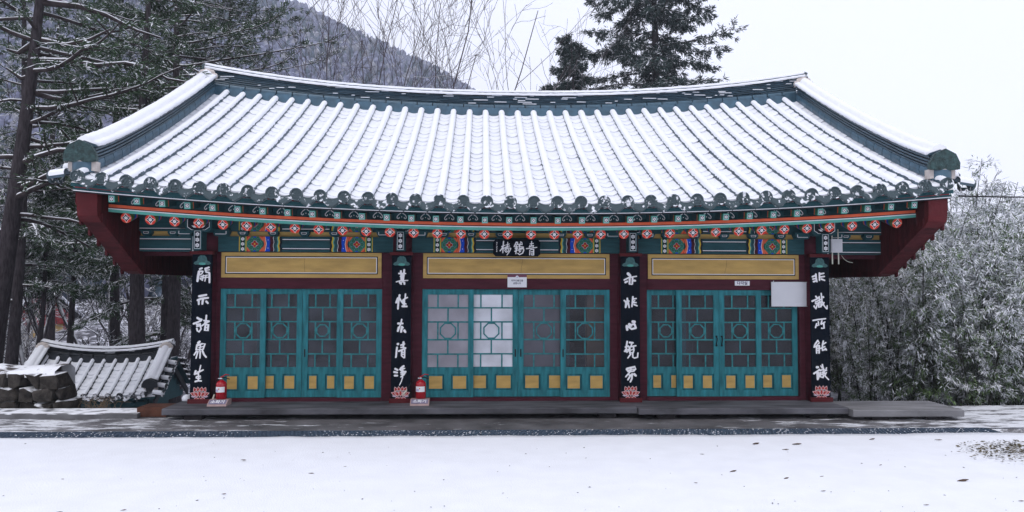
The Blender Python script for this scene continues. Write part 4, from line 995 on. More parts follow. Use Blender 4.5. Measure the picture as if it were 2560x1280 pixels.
TXT[3] = ("32:116,192 180,166;34:180,146 186,230 200,284;26:122,236 184,226;32:136,284 190,270;32:250,122 250,258;30:262,140 334,126;28:272,196 344,186;30:286,236 348,260;"
  "32:176,566 200,590;30:102,656 180,622 230,588;26:166,672 214,652;26:166,702 218,692;34:142,752 170,800 200,722;28:240,572 246,650;24:216,642 298,612;28:222,682 290,662;32:232,702 228,770 270,760 274,692;24:278,508 290,650 330,740 378,800;24:386,800 390,742;36:314,576 320,580;26:330,682 292,730;"
  "26:116,1020 220,1002 358,986;30:186,1082 162,1154;24:216,1042 226,1110 192,1116;26:286,1026 266,1084;26:272,1090 344,1048;30:320,1072 326,1168 278,1166",
  "30:214,118 160,192 142,244;24:216,122 244,160 162,240;24:192,226 244,212;32:190,232 190,354;32:240,216 236,354;20:192,266 236,262;20:192,306 236,302;28:320,128 302,200 300,290;26:312,190 368,156;26:266,266 348,232;28:302,302 340,290;34:356,272 374,294;"
  "44:192,622 214,620;32:132,740 210,692 240,662;32:196,722 200,850;28:226,722 226,800 210,850;22:266,596 290,640;26:295,572 320,680 350,790 412,854;28:246,682 330,662;32:262,722 252,800 308,814;28:300,712 314,800;20:252,762 310,752;24:374,632 352,690;22:332,692 380,676;26:368,722 336,780")
BOARDS = [('leftmost black hanging board with white brush writing on the outer left column', 470, 500.5),
          ('black hanging board with white brush writing between the left and middle bays', 965, 1001),
          ('black hanging board with white brush writing between the middle and right bays', 1545, 1578),
          ('rightmost black hanging board with white brush writing beside the bamboo', 2020, 2056)]
def lotus(b, y, m0):            # drawn around 0,0 ; 46 x 31 units -> scaled by the caller through u()
    pass
for k, x in enumerate(COLS):
    lab, ox, cxp = BOARDS[k]
    t = thing('calligraphy_board', lab, 'calligraphy board', x, -0.185, 0.20, 'column boards')
    MB().box(-0.148, 0.148, 0, 0.028, 0.035, 2.215).build('board', 'board', t)
    MB().box(-0.175, 0.175, -0.045, 0.03, 2.216, 2.262).build('hanging_ledge', 'oxide', t); MB().box(-0.172, 0.172, -0.03, 0.03, -0.032, 0.034).build('resting_ledge', 'oxide', t)
    scl = 1 / 7.529 / 161.0
    def zz(py): return 0.20 + (1003 - py) / 161.0 - 0.20
    for half, oy in ((0, 670), (1, 840)):
        sh = ((ox - cxp) / 161.0) + (0.01 if half == 0 and k == 3 else 0); ss = S_(TXT[k][half])
        for lo, hi in (((0, 450), (450, 860), (860, 1300)) if half == 0 else ((0, 510), (510, 1300))):
            b = MB(); brush(b, [s for s in ss if lo <= s[1][0][1] < hi], sh, zz(oy), scl, -0.0015); b.build('character', 'white', t)
    # grey-green leaf hat at the head of the board
    b = MB(); zc = 2.075
    b.flat([(-0.13, zc), (-0.10, zc - 0.018), (-0.04, zc - 0.012), (0.04, zc - 0.012), (0.10, zc - 0.018), (0.13, zc), (0.115, zc + 0.025), (0.075, zc + 0.045), (0.062, zc + 0.10), (0.03, zc + 0.125), (-0.03, zc + 0.125), (-0.062, zc + 0.10), (-0.075, zc + 0.045), (-0.115, zc + 0.025)], -0.0012, 0)
    b.flat([(-0.055, zc - 0.012), (-0.02, zc - 0.02), (0.02, zc - 0.02), (0.055, zc - 0.012), (0.04, zc + 0.012), (0, zc + 0.018), (-0.04, zc + 0.012)], -0.0020, 1)
    for i in range(5):
        xx = -0.04 + 0.02 * i; b.flat([(xx - 0.002, zc + 0.03), (xx + 0.002, zc + 0.03), (xx * 0.8 + 0.002, zc + 0.11), (xx * 0.8 - 0.002, zc + 0.11)], -0.0016, 2)
    b.build('painted_leaf', ['sage', 'jade', 'deepgreen'], t)
    # lotus at the foot
    b = MB(); lay = [0]; u = 1 / 161.0; cz = 0.115
    def petal(cx_, cz_, L, wd, ang, col):
        for sc_, mm in ((1.0, 1), (0.74, col)):
            lay[0] += 1; p = []
            for s, w_ in ((0, 0.25), (0.3, 0.9), (0.55, 1.0), (0.8, 0.6), (1.0, 0.0), (0.8, -0.6), (0.55, -1.0), (0.3, -0.9), (0, -0.25)):
                a, c = (s - 0.5) * L * sc_ + 0.5 * L, w_ * wd * sc_ / 2
                p.append(((cx_ + (a * math.cos(ang) - c * math.sin(ang))) * u, cz + (cz_ + a * math.sin(ang) + c * math.cos(ang)) * u))
            ar = sum(p[i][0] * p[(i + 1) % 9][1] - p[(i + 1) % 9][0] * p[i][1] for i in range(9))
            b.flat(p if ar > 0 else p[::-1], -0.0012 - 0.00025 * lay[0], mm)
    for a_, cx_ in ((R(112), -8), (R(97), -3), (R(83), 3), (R(68), 8)): petal(cx_, 0, 17, 9, a_, 0)
    petal(-9, -1, 9, 9, R(90), 2); petal(0, 0, 9, 14, R(90), 2); petal(9, -1, 9, 9, R(90), 2)
    for a_, cx_, L in ((R(158), -4, 21), (R(22), 4, 21), (R(140), -4, 16), (R(40), 4, 16)): petal(cx_, -6, L, 9, a_, 0)
    petal(-4, -7, 14, 8, R(125), 0); petal(4, -7, 14, 8, R(55), 0); petal(0, -8, 16, 8, R(90), 0)
    for a_, cx_ in ((R(172), -10), (R(8), 10), (R(215), -5), (R(-35), 5)): petal(cx_, -8, 11, 4, a_, 3)
    petal(-3, -10.5, 11, 4, R(195), 0); petal(3, -10.5, 11, 4, R(-15), 0); petal(0, -15, 6, 8, R(90), 0)
    b.build('painted_lotus', ['petal', 'pink', 'sage', 'lilac'], t)

# name board in the middle
t = thing('name_board', 'black name board with three large white characters under the eaves', 'name board', 0.06, -0.30, 2.40)
hw, hh, c = 0.36, 0.262, 0.035
b = MB(); b.prism([(-hw + c, 0), (hw - c, 0), (hw - c * 0.6, 0.018), (hw, c), (hw, hh - c), (hw - c * 0.6, hh - 0.018), (hw - c, hh), (-hw + c, hh), (-hw + c * 0.6, hh - 0.018), (-hw, hh - c), (-hw, c), (-hw + c * 0.6, 0.018)], 0, 0.03); nb = b.build('board', 'board', t)
nb.rotation_euler = (R(4), 0, 0)
TN = ("56:585,165 566,350 550,745;54:492,430 660,362;58:560,450 482,560 412,650;40:796,205 790,330;48:732,350 868,298;44:722,440 892,396;40:790,330 790,430;44:602,520 700,462;46:672,520 800,462;40:652,590 840,502 958,512;46:958,522 890,680 762,858;48:700,582 642,630 720,718 820,680 850,562;30:760,602 702,690;"
      "58:1232,202 1300,212;56:1230,212 1172,330 1122,430;52:1300,222 1280,330 1202,350;48:1320,302 1398,330;48:1400,322 1362,420;66:1240,402 1240,560;56:1182,450 1300,432;56:1182,540 1318,502;56:1162,670 1300,602;58:1240,562 1215,788;48:1452,184 1520,232 1530,330;42:1440,242 1402,420 1392,560;38:1432,330 1520,322;38:1442,432 1600,442;46:1402,522 1600,472;52:1342,602 1450,562 1600,522;58:1600,542 1618,602 1560,758 1402,838 1314,770;56:1382,652 1478,642 1402,708;"
      "50:2015,164 2010,400;48:1942,290 2108,258;52:1912,420 2118,372;56:1930,382 1902,450;44:2100,372 2090,450;48:1756,530 2000,502 2284,462;44:1930,602 1920,848;44:1972,572 2120,562;52:2120,562 2125,848;38:1992,682 2100,672;38:1992,760 2100,752;46:2002,840 2108,858;"
      "34:245,215 248,262;22:230,310 250,345;30:235,410 262,430;36:240,490 245,520;34:235,590 245,615;40:240,665 240,690")
scn = 1 / 20.48 / 163.0
for lo, hi in ((0, 350), (350, 1050), (1050, 1700), (1700, 2600)):
    b = MB(); brush(b, [s for s in S_(TN) if lo <= s[1][0][0] < hi], -61.5 / 163.0, 0.262 + 3 / 163.0, scn, -0.0015); o = b.build('character' if lo else 'signature', 'white', nb)
    if not lo: tag(o, kind='stuff')

# text helper: letterforms as flat meshes
def text_mesh(name, body, size, matname, parent, loc, space=1.0, rot=(math.pi / 2, 0, 0), off=0.0):
    cu = bpy.data.curves.new(name, 'FONT'); cu.body = body; cu.size = size; cu.align_x = 'CENTER'; cu.align_y = 'CENTER'; cu.space_line = space; cu.offset = off; cu.resolution_u = 3
    to = bpy.data.objects.new(name, cu); COL.objects.link(to); bpy.context.view_layer.update()
    me = bpy.data.meshes.new_from_object(to.evaluated_get(bpy.context.evaluated_depsgraph_get())); bpy.data.objects.remove(to)
    me.materials.clear(); me.materials.append(MT[matname]); me.name = name
    return obj(name, me, parent, loc, rot)
t = thing('notice_sign', 'small white notice with plum header hanging over the middle doors', 'notice', 0.08, -0.040, 1.93)
MB().box(-0.15, 0.15, 0, 0.006, 0, 0.202).build('card', 'paper', t); MB().box(-0.15, 0.15, -0.0012, 0.0, 0.158, 0.202).build('header', 'plum', t)
MB().flat(circ(0, 0.158, 0.025, 16), -0.0022).build('emblem', 'paper', t); MB().flat(circ(0, 0.158, 0.010, 10), -0.0030).build('emblem', 'lilac', t)
text_mesh('lettering', '외부인출입을\n금합니다', 0.034, 'navy', t, (0, -0.0015, 0.082), 1.25, off=0.0006)
t = thing('room_sign', 'narrow white room label above the right hand doors', 'sign', 3.645, -0.02, 1.968)
MB().box(-0.118, 0.118, 0, 0.006, 0, 0.072).build('card', 'paper', t); text_mesh('lettering', '다각실', 0.062, 'navy', t, (0, -0.0015, 0.036), off=0.0014)
t = thing('whiteboard', 'blank white board leaning over the top corner of the right hand doors', 'whiteboard', 4.395, -0.055, 1.64)
b = MB(); rows = []
for j in range(13):
    v = j / 12; rows.append([(-0.292 + 0.584 * i / 16, 0.010 - 0.016 * math.sin(math.pi * i / 16) ** 2 * (abs(v - 0.5) * 2) ** 1.5 , 0.006 + 0.376 * v) for i in range(17)])
b.grid(rows); b.build('panel', 'whiteboard', t, True)
f = MB(); f.box(-0.298, 0.298, -0.004, 0.014, 0, 0.006); f.box(-0.298, 0.298, -0.004, 0.014, 0.382, 0.388); f.box(-0.298, -0.292, -0.004, 0.014, 0.006, 0.382); f.box(0.292, 0.298, -0.004, 0.014, 0.006, 0.382); f.build('frame', 'alu', t)
MB().tube([(-0.26, 0.01, 0.388), (-0.26, 0.0, 0.405)], 0.008, 6).build('hook', 'alu', t)
# junction box with four conduits on the right column head
t = thing('junction_box', 'pale grey electrical box with short pipes beside the right column head', 'electrical box', 5.03, -0.33, 2.48)
b = MB(); b.box(-0.088, 0.088, 0, 0.07, 0.005, 0.215)
for i in range(14): b.box(-0.082 + i * 0.0122, -0.077 + i * 0.0122, -0.004, 0.0, 0.01, 0.21)
b.build('cover', 'boxgrey', t)
for x_ in (-0.062, 0.036):
    MB().tube([(x_, 0.035, 0.215), (x_, 0.035, 0.37)], 0.0105, 8).build('conduit', 'ivory', t, True); MB().tube([(x_ + 0.004, 0.035, 0.005), (x_ + 0.004, 0.035, -0.175)], 0.0105, 8).build('conduit', 'ivory', t, True)
b = MB().tube([(0.12, 0.1, -0.04), (0.16, 0.09, -0.10), (0.22, 0.09, -0.135), (0.29, 0.09, -0.15)], 0.004, 5); b.build('loose_wire', 'ivory', t)
# fire extinguishers on stands
def extinguisher(x, lab, labs, mirror):
    t = thing('extinguisher_stand', labs, 'stand', x, -0.36, FL, 'extinguisher stands')
    b = MB(); b.prismx([(-0.12, 0), (0.12, 0), (0.12, 0.085), (-0.02, 0.085), (-0.11, 0.03)], -0.14, 0.14); b.build('base', 'pinkstone', t)
    s = MB(); s.add([(-0.125, -0.1095, 0.0325), (0.125, -0.1095, 0.0325), (0.125, -0.0255, 0.0838), (-0.125, -0.0255, 0.0838)], [(0, 1, 2, 3)]); s.v = [(a, c - 0.0012, d + 0.0018) for a, c, d in s.v]; s.build('label_plate', 'plate', t)
    text_mesh('lettering', '소화기', 0.075, 'paper', t, (0, -0.0692, 0.0612), rot=(R(31.4), 0, 0), off=0.002)
    t = thing('fire_extinguisher', lab, 'fire extinguisher', x + 0.005, -0.29, FL + 0.086, 'fire extinguishers')
    r_ = 0.078
    b = MB().lathe([(0.06, 0), (r_, 0.006), (r_, 0.205), (r_ * 0.97, 0.225), (r_ * 0.82, 0.25), (r_ * 0.5, 0.268), (0.028, 0.275), (0.026, 0.285)], 24); b.build('cylinder', 'extred', t, True)
    b = MB(); n = 12; rr_ = r_ + 0.0012
    b.grid([[(rr_ * math.sin(R(-62 + 115 * i / n)), -rr_ * math.cos(R(-62 + 115 * i / n)), z) for i in range(n + 1)] for z in (0.105, 0.185)]); lb = b.build('paper_label', 'paper', t, True)
    b = MB(); rr2 = rr_ + 0.001
    b.grid([[(rr2 * math.sin(R(-55 + 40 * i / 4)), -rr2 * math.cos(R(-55 + 40 * i / 4)), z) for i in range(5)] for z in (0.115, 0.148)]); b.build('print_block', 'lilac', lb)
    MB().flat(circ(-0.012, 0.155, 0.010, 8), -rr2 - 0.001).build('print_block', 'orange', lb)
    b = MB().lathe([(0.022, 0.285), (0.022, 0.312), (0.015, 0.318)], 10); b.tube([(0, 0, 0.305), (-0.045, -0.015, 0.302)], 0.010, 8); b.tube([(0, -0.02, 0.303), (0, -0.034, 0.303)], 0.017, 10); b.build('valve', 'chrome', t, True)
    MB().tube([(-0.02, 0, 0.318), (0.02, 0, 0.335), (0.06, 0, 0.362), (0.115, 0, 0.352)], [0.010, 0.010, 0.009, 0.007], 6).build('lever', 'extred', t, True)
    MB().tube([(0.0, 0, 0.312), (0.05, 0, 0.318), (0.12, 0, 0.292)], [0.010, 0.009, 0.007], 6).build('carry_handle', 'rubber', t, True)
    if mirror: path = [(-0.045, -0.015, 0.302), (-0.10, -0.02, 0.27), (-0.165, -0.03, 0.20), (-0.20, -0.04, 0.14)]; noz = [(-0.205, -0.045, 0.135), (-0.265, -0.05, 0.055)]
    else: path = [(-0.045, -0.015, 0.302), (-0.085, 0.0, 0.26), (-0.095, 0.0, 0.15), (-0.098, -0.01, 0.07)]; noz = [(-0.098, -0.012, 0.07), (-0.118, -0.02, -0.015)]
    MB().tube(path, 0.007, 6).build('hose', 'rubber', t, True); MB().tube(noz, [0.009, 0.016], 8).build('nozzle', 'ivory', t, True)
extinguisher(-4.36, 'red fire extinguisher standing by the leftmost column', 'pinkish stand under the left fire extinguisher', False)
extinguisher(-1.39, 'red fire extinguisher with hose reaching the second board', 'pinkish stand under the extinguisher between the bays', True)
# ------------------------------------------------------------------ trees
def PX(px, py, Y): return ((px - 1280) / 1900 * Y, Y, 1.95 + (715 - py) / 1900 * Y)
def rv(s=1.0): return Vector((random.gauss(0, s), random.gauss(0, s), random.gauss(0, s)))
class Leaves:
    def __init__(s): s.C, s.A, s.B, s.SC, s.SA, s.SB = [], [], [], [], [], []
    def leaf(s, c, a, b, snow=False, lift=0.01, grow=1.0):
        s.C.append(c); s.A.append(a); s.B.append(b)
        if snow:
            s.SC.append((c[0], c[1], c[2] + lift)); s.SA.append((a[0] * grow, a[1] * grow, a[2] * grow)); s.SB.append((b[0] * grow, b[1] * grow, b[2] * grow))
    def build(s, root, m):
        tag(quads('foliage', s.C, s.A, s.B, m, root), kind='stuff')
        if s.SC: tag(quads('snow_on_foliage', s.SC, s.SA, s.SB, 'snow', root), kind='stuff')
def spray(L, p, d, n, ln, wd, spread, droop, psnow, flatn=0.5):
    for _ in range(n):
        a = (d + rv(spread)); a.z -= droop * random.random(); a.normalize()
        l = ln * random.uniform(0.6, 1.25); c = p + a * l * 0.5 + rv(ln * 0.18)
        b = a.cross(Vector((0, 0, 1)) * flatn + rv(0.5)); 
        if b.length < 1e-4: b = a.orthogonal()
        b = b.normalized() * wd * random.uniform(0.7, 1.3) * 0.5
        L.leaf(tuple(c), tuple(a * l * 0.5), tuple(b), random.random() < psnow, wd * 0.25, 0.95)

def conifer(root, H, r0, lean=(0, 0), z_low=0.3, spread=3.0, kind='pine', seed=1, dens=1.0, psnow=0.3, m='needle', bark='barkpine', bias=None, ln=0.145, skip=None):
    random.seed(seed); T = MB(); Bn = MB(); L = Leaves(); n = 14; ax = []
    for i in range(n + 1):
        t = i / n; ax.append(Vector((lean[0] * t * H + 0.12 * math.sin(t * 5 + seed), lean[1] * t * H + 0.1 * math.sin(t * 4 + seed * 2), H * t)))
    T.tube(ax, [r0 * (1 - 0.88 * i / n) * (1.25 if i == 0 else 1) for i in range(n + 1)], 10)
    def axp(t): k = min(n - 1, int(t * n)); f = t * n - k; return ax[k].lerp(ax[k + 1], f)
    nb = int((34 if kind == 'pine' else 62) * dens)
    for i in range(nb):
        t = z_low + (0.985 - z_low) * (i + random.random()) / nb; az = random.uniform(0, 2 * math.pi)
        if bias is not None and random.random() < 0.55: az = bias + random.gauss(0, 0.7)
        u = (t - z_low) / (1 - z_low)
        if kind == 'pine': Ln = spread * (0.45 + 0.75 * math.sin(math.pi * min(1, 0.25 + u * 0.75))) * random.uniform(0.55, 1.15); up = random.uniform(-0.12, 0.35); dr = 0.25
        else: Ln = spread * (1 - u) ** 0.75 * random.uniform(0.55, 1.15) + 0.35; up = random.uniform(-0.1, 0.2); dr = 0.45
        d = Vector((math.cos(az), math.sin(az), up)); p0 = axp(t); pts = [p0]; k = 8; cur = d.normalized()
        for j in range(k):
            cur = (cur + rv(0.10) + Vector((0, 0, (-dr * 0.16 if j < 5 else 0.10)))).normalized(); pts.append(pts[-1] + cur * Ln / k)
        rb = max(0.012, r0 * 0.32 * (1 - 0.75 * t) * min(1.3, Ln / spread + 0.2))
        Bn.tube(pts, [rb * (1 - 0.85 * j / k) for j in range(k + 1)], 5, 0, False)
        # side twigs with sprays
        for j in range(2 if kind == 'pine' else 1, k + 1):
            for sgn in (-1, 1):
                for rep in range(2 if kind == 'fir' else 1):
                    if random.random() < 0.12: continue
                    dd = (pts[j] - pts[j - 1]).normalized(); side = dd.cross(Vector((0, 0, 1)))
                    if side.length < 1e-3: continue
                    td = (dd * random.uniform(0.3, 1.0) + side.normalized() * sgn * random.uniform(0.4, 1.0) + rv(0.15)).normalized()
                    tl = Ln * random.uniform(0.10, 0.28) * (1.15 - 0.5 * j / k); ps = pts[j - 1].lerp(pts[j], random.random()); q = [ps]
                    for s in range(3): td = (td + rv(0.12) + Vector((0, 0, -0.10 if kind == 'fir' else 0.04))).normalized(); q.append(q[-1] + td * tl / 3)
                    Bn.tube(q, [rb * 0.35, rb * 0.28, rb * 0.2, 0.004], 3, 0, False)
                    for s in range(1, 4):
                        for _ in range(2): spray(L, q[s] + rv(0.04), td, 8 if kind == 'pine' else 7, ln, ln * 0.20, 0.55, 0.35 if kind == 'fir' else 0.1, psnow)
    T.build('trunk', bark, root, True); tag(Bn.build('branches', 'limb', root, True), kind='stuff'); L.build(root, m)

def bare(root, H, r0, seed=1, stems=1, fan=0.25, bark='barkbare', lean=(0, 0), levels=4, twig=0.0065, kids=6, up=0.12):
    random.seed(seed); T = MB(); Bn = MB()
    def grow(p, d, L, r, lev, mb):
        k = 7 if lev < 2 else (5 if lev == 2 else 4); pts = [p]; cur = d.normalized()
        for j in range(k): cur = (cur + rv(0.085 + 0.03 * lev) + Vector((0, 0, up * 0.5))).normalized(); pts.append(pts[-1] + cur * L / k)
        mb.tube(pts, [max(twig * 0.8, r * (1 - 0.72 * j / k)) for j in range(k + 1)], 7 if lev == 0 else (5 if lev == 1 else (4 if lev == 2 else 3)), 0, False)
        if lev >= levels: return
        nk = kids if lev < 2 else max(3, kids - 1)
        for c in range(nk):
            f = 0.22 + 0.76 * (c + random.random()) / nk; j = min(k - 1, int(f * k)); q = pts[j].lerp(pts[j + 1], f * k - j)
            dd = (pts[j + 1] - pts[j]).normalized(); s = dd.orthogonal().normalized(); s = Matrix.Rotation(random.uniform(0, 6.283), 3, dd) @ s
            grow(q, dd * random.uniform(0.75, 1.1) + s * random.uniform(0.45, 0.8) + Vector((0, 0, up)), L * random.uniform(0.38, 0.62) * (1.1 - 0.45 * f), max(twig, r * (1 - 0.7 * f) * 0.55), lev + 1, Bn)
    for s in range(stems):
        a = random.uniform(0, 6.283); d = Vector((math.cos(a) * fan * (stems > 1) + lean[0] + random.gauss(0, 0.04), math.sin(a) * fan * (stems > 1) * 0.6 + lean[1], 1))
        grow(Vector((random.gauss(0, 0.1) * (stems > 1), random.gauss(0, 0.1) * (stems > 1), 0)), d, H * random.uniform(0.8, 1.0), r0 * random.uniform(0.75, 1), 0, T)
    T.build('trunk', bark, root, True); tag(Bn.build('branches', bark, root, True), kind='stuff')

def put(name, label, cat, px, Y, zb, group=None): x = (px - 1280) / 1900 * Y; return wthing(name, label, cat, (x, Y, zb), 0, group)
G = 'pine trees on the slope left of the hall'
t = put('pine_tree', 'big dark pine trunk rising at the left edge of the picture', 'pine tree', -37, 16, -3.1, G)
conifer(t, 14.5, 0.27, (0.0816, 0.0), 0.42, 3.4, 'pine', 11, 1.25, 0.26, bias=0.3)
lb = MB()
for pts in ([(88, 0), (180, 10), (250, 32), (330, 72), (390, 90)], [(80, 150), (150, 150), (230, 162), (300, 155), (350, 165), (410, 195), (470, 205)], [(88, 98), (150, 110), (210, 95), (262, 68)], [(78, 232), (120, 245), (170, 250), (215, 275)], [(78, 185), (40, 195), (0, 168)], [(75, 100), (30, 130), (0, 120)]):
    P = [Vector(PX(a, c, 16 + 0.5 * i * (0.3 if a > 60 else -0.2))) - t.location for i, (a, c) in enumerate(pts)]
    k = len(P); lb.tube(P, [0.075 * (1 - 0.75 * i / (k - 1)) for i in range(k)], 6, 0, False)
tag(lb.build('snowy_limbs', 'limb', t, True), kind='stuff')
for px, Y, zb, H, r, sp, zl, sd, lab, kw in (
    (30, 20, -3.1, 15, 0.19, 2.6, 0.30, 12, 'slimmer pine standing just behind the big trunk at the left edge', {}),
    (418, 24, -3.2, 18, 0.24, 4.4, 0.52, 13, 'tall pine whose crown reaches the left tip of the roof ridge', dict(dens=1.8, bias=0.4, psnow=0.24)),
    (285, 28, -3.2, 18, 0.22, 4.2, 0.40, 14, 'dense pine between the left edge trunk and the roof ridge', dict(dens=1.7, psnow=0.24)),
    (356, 21, -3.0, 15, 0.27, 2.4, 0.36, 15, 'thick fir trunk seen under the left eave behind the gate', dict(kind='fir', dens=0.45, psnow=0.25)),
    (425, 25, -3.2, 16, 0.22, 2.6, 0.20, 16, 'fir close beside the leftmost column under the eave', dict(kind='fir', dens=0.7, psnow=0.25)),
    (188, 27, -3.2, 11, 0.15, 2.6, 0.52, 17, 'thin fir rising above the ridge of the small gate', dict(kind='fir', dens=0.6, psnow=0.3)),
    (90, 24, -3.1, 9, 0.13, 2.6, 0.55, 18, 'small leaning fir between the gate and the left edge', dict(kind='fir', dens=0.6, psnow=0.35)),
    (548, 31, -3.2, 18.5, 0.22, 3.6, 0.45, 19, 'pine behind the left end of the roof ridge against the mountain', dict(dens=1.3)),
    (120, 33, -3.2, 19, 0.22, 4.2, 0.35, 20, 'far dense pine at upper left behind the nearer trunks', dict(dens=1.5, psnow=0.24))):
    t = put('pine_tree' if kw.get('kind') != 'fir' else 'fir_tree', lab, 'pine tree' if kw.get('kind') != 'fir' else 'fir tree', px, Y, zb, G)
    k = dict(psnow=0.3, m='needle'); k.update(kw); conifer(t, H, r, (random.uniform(-0.03, 0.03), 0), zl, sp, k.pop('kind', 'pine'), sd, k.pop('dens', 1.0), k.pop('psnow'), k.pop('m'), **k)
for i, (px, Y, H, lab) in enumerate(((150, 25, 8.5, 'snow lined bare tree behind the small gate roof'), (262, 30, 9.5, 'snow lined bare tree left of the thick fir trunk'), (455, 33, 11, 'snow lined bare tree beside the roof corner on the left'), (60, 29, 10, 'snow lined bare tree near the left edge'), (330, 36, 12, 'snow lined bare tree far behind the firs'))):
    t = put('bare_tree', lab, 'bare tree', px, Y, -3.2, 'snow lined bare trees at left'); bare(t, H, 0.10, 40 + i, 2, 0.35, 'barkfrosty', levels=3, kids=7, twig=0.013, up=0.05)
shr = []
for i in range(3):
    t = wthing('bare_shrub', 'x', 'shrub', (0, 0, 0)); bare(t, 2.6, 0.035, 140 + i, 6, 0.75, 'barkfrosty', levels=3, kids=5, twig=0.011, up=0.03); shr.append(t)
random.seed(77)
for i in range(18):
    Y = random.uniform(26, 50); px = random.choice((random.uniform(-60, 45), random.uniform(305, 480))); x = (px - 1280) / 1900 * Y; src = shr[i % 3]
    if i < 3: r_ = src
    else:
        r_ = src.copy(); COL.objects.link(r_)
        for ch in list(src.children): c = ch.copy(); COL.objects.link(c); c.parent = r_
    s_ = random.uniform(0.9, 1.7); r_.location = (x, Y, terrain(x, Y) - 0.1); r_.rotation_euler = (0, 0, random.uniform(0, 6.28)); r_.scale = (s_, s_, s_)
    tag(r_, 'snow lined bare shrub on the slope behind the small gate', 'shrub', 'bare shrubs behind the gate')
BT = [(655, 27, 16, 'farthest left of the bare trees behind the roof ridge'), (722, 31, 19, 'bare tree behind the ridge in front of the mountain, second from the left'), (800, 26, 17, 'tall forked bare tree behind the ridge against the mountain edge'), (888, 29, 18.5, 'bare tree behind the ridge where mountain and sky meet'), (958, 27, 17, 'slender bare tree above the ridge right of the mountain crest'), (1022, 30, 18.5, 'bare tree with long rising branches behind the ridge middle'), (1082, 26, 16, 'wide fanning bare tree behind the centre of the ridge'), (1140, 29, 15.5, 'low spreading bare tree right of the fanning one'), (1195, 27, 13.5, 'shortest bare tree at the right end of the row behind the ridge')]
for i, (px, Y, H, lab) in enumerate(BT):
    t = put('bare_tree', lab, 'bare tree', px, Y, -3.2, 'bare trees behind the roof ridge'); bare(t, H, 0.055, 60 + i, 2, 0.16, 'barkbare', (0.05 if px > 1000 else -0.03, 0), levels=3, kids=5 if px < 1000 else 4, twig=0.0085)
t = put('fir_tree', 'great dark fir standing behind the right half of the roof ridge', 'fir tree', 1640, 34, -3.2)
conifer(t, 25, 0.34, (0.0, 0), 0.30, 5.6, 'fir', 31, 2.0, 0.14, 'needlefar', ln=0.22)
t = put('fir_tree', 'small upright fir tip left of the great fir behind the ridge', 'fir tree', 1488, 33, -3.2)
conifer(t, 16.3, 0.14, (-0.06, 0), 0.5, 2.3, 'fir', 32, 0.8, 0.12, 'needlefar', ln=0.20)
t = put('bare_tree', 'thin bare tree rising above the bamboo at the right', 'bare tree', 2470, 21, -0.9); bare(t, 4.9, 0.06, 81, 2, 0.3, 'barkfrosty', twig=0.008, kids=5)

# ------------------------------------------------------------------ bamboo thicket
def bamboo(root, H, seed, culms, wid, psnow=0.5, nsp=58):
    random.seed(seed); Cm = MB(); L = Leaves()
    for c in range(culms):
        p = Vector((random.uniform(-wid, wid), random.uniform(-wid, wid), 0)); a = random.uniform(0, 6.283); h = H * random.uniform(0.7, 1.05)
        cur = Vector((0.10 * math.cos(a), 0.10 * math.sin(a), 1)).normalized(); pts = [p]; k = 9; bend = Vector((math.cos(a), math.sin(a), -0.35))
        for j in range(k): cur = (cur + bend * (0.015 + 0.055 * (j / k) ** 2) + rv(0.02)).normalized(); pts.append(pts[-1] + cur * h / k)
        Cm.tube(pts, [0.017 * (1 - 0.8 * j / k) for j in range(k + 1)], 5, 0, False)
        for s in range(nsp):
            f = 0.10 + 0.9 * (s + random.random()) / nsp; j = min(k - 1, int(f * k)); q = pts[j].lerp(pts[j + 1], f * k - j); az = random.uniform(0, 6.283)
            d = Vector((math.cos(az), math.sin(az), random.uniform(-0.05, 0.5))).normalized(); bl = random.uniform(0.15, 0.55) * (1.1 - 0.5 * f); e1 = q + d * bl * 0.6; e2 = e1 + (d + Vector((0, 0, -0.6))).normalized() * bl * 0.4
            Cm.tube([q, e1, e2], [0.004, 0.003, 0.002], 3, 0, False)
            for pp in (e1.lerp(e2, 0.4), e2):
                sno = random.random() < psnow * (0.70 + 0.65 * f)
                for _ in range(13):
                    a2 = (d * 0.55 + rv(0.42)); a2.z -= random.uniform(0.1, 0.75); a2.normalize(); l = random.uniform(0.065, 0.155); cc = pp + a2 * l * 0.5 + rv(0.035)
                    b = a2.cross(Vector((0, 0, 1)) + rv(0.35)); 
                    if b.length < 1e-3: continue
                    b = b.normalized() * random.uniform(0.0055, 0.0095); (L.SC.append(tuple(cc)), L.SA.append(tuple(a2 * l * 0.5)), L.SB.append(tuple(b * 1.15))) if (sno and random.random() < 0.72) else L.leaf(tuple(cc), tuple(a2 * l * 0.5), tuple(b))
    tag(Cm.build('culms', 'culm', root, True), kind='stuff'); L.build(root, 'bambooleaf')
protos = []
for i in range(4):
    r_ = wthing('bamboo', 'x', 'bamboo', (0, 0, 0)); bamboo(r_, 3.6, 90 + i, 7, 0.40, (0.55, 0.72, 0.85, 0.64)[i]); protos.append(r_)
spots = [(7.1, 13.6, .95), (7.9, 13.4, .8), (8.7, 13.7, .95), (9.5, 13.5, .85), (10.3, 13.9, 1.0), (7.4, 15.0, 1.1), (8.3, 14.9, 1.15), (9.2, 15.1, 1.2), (10.1, 15.2, 1.15), (11.0, 15.0, 1.15), (11.9, 15.6, 1.2), (7.3, 17.6, 1.25), (8.4, 17.2, 1.35), (9.6, 17.4, 1.45), (10.8, 17.3, 1.5), (12.0, 17.6, 1.45), (13.2, 17.4, 1.4), (8.6, 20.4, 1.2), (9.6, 20.8, 1.3), (10.6, 21.2, 1.35), (11.6, 20.8, 1.4), (6.8, 14.2, .7), (12.6, 21.0, 1.6), (14.2, 20.6, 1.6), (7.6, 21.5, 1.0)]
random.seed(5)
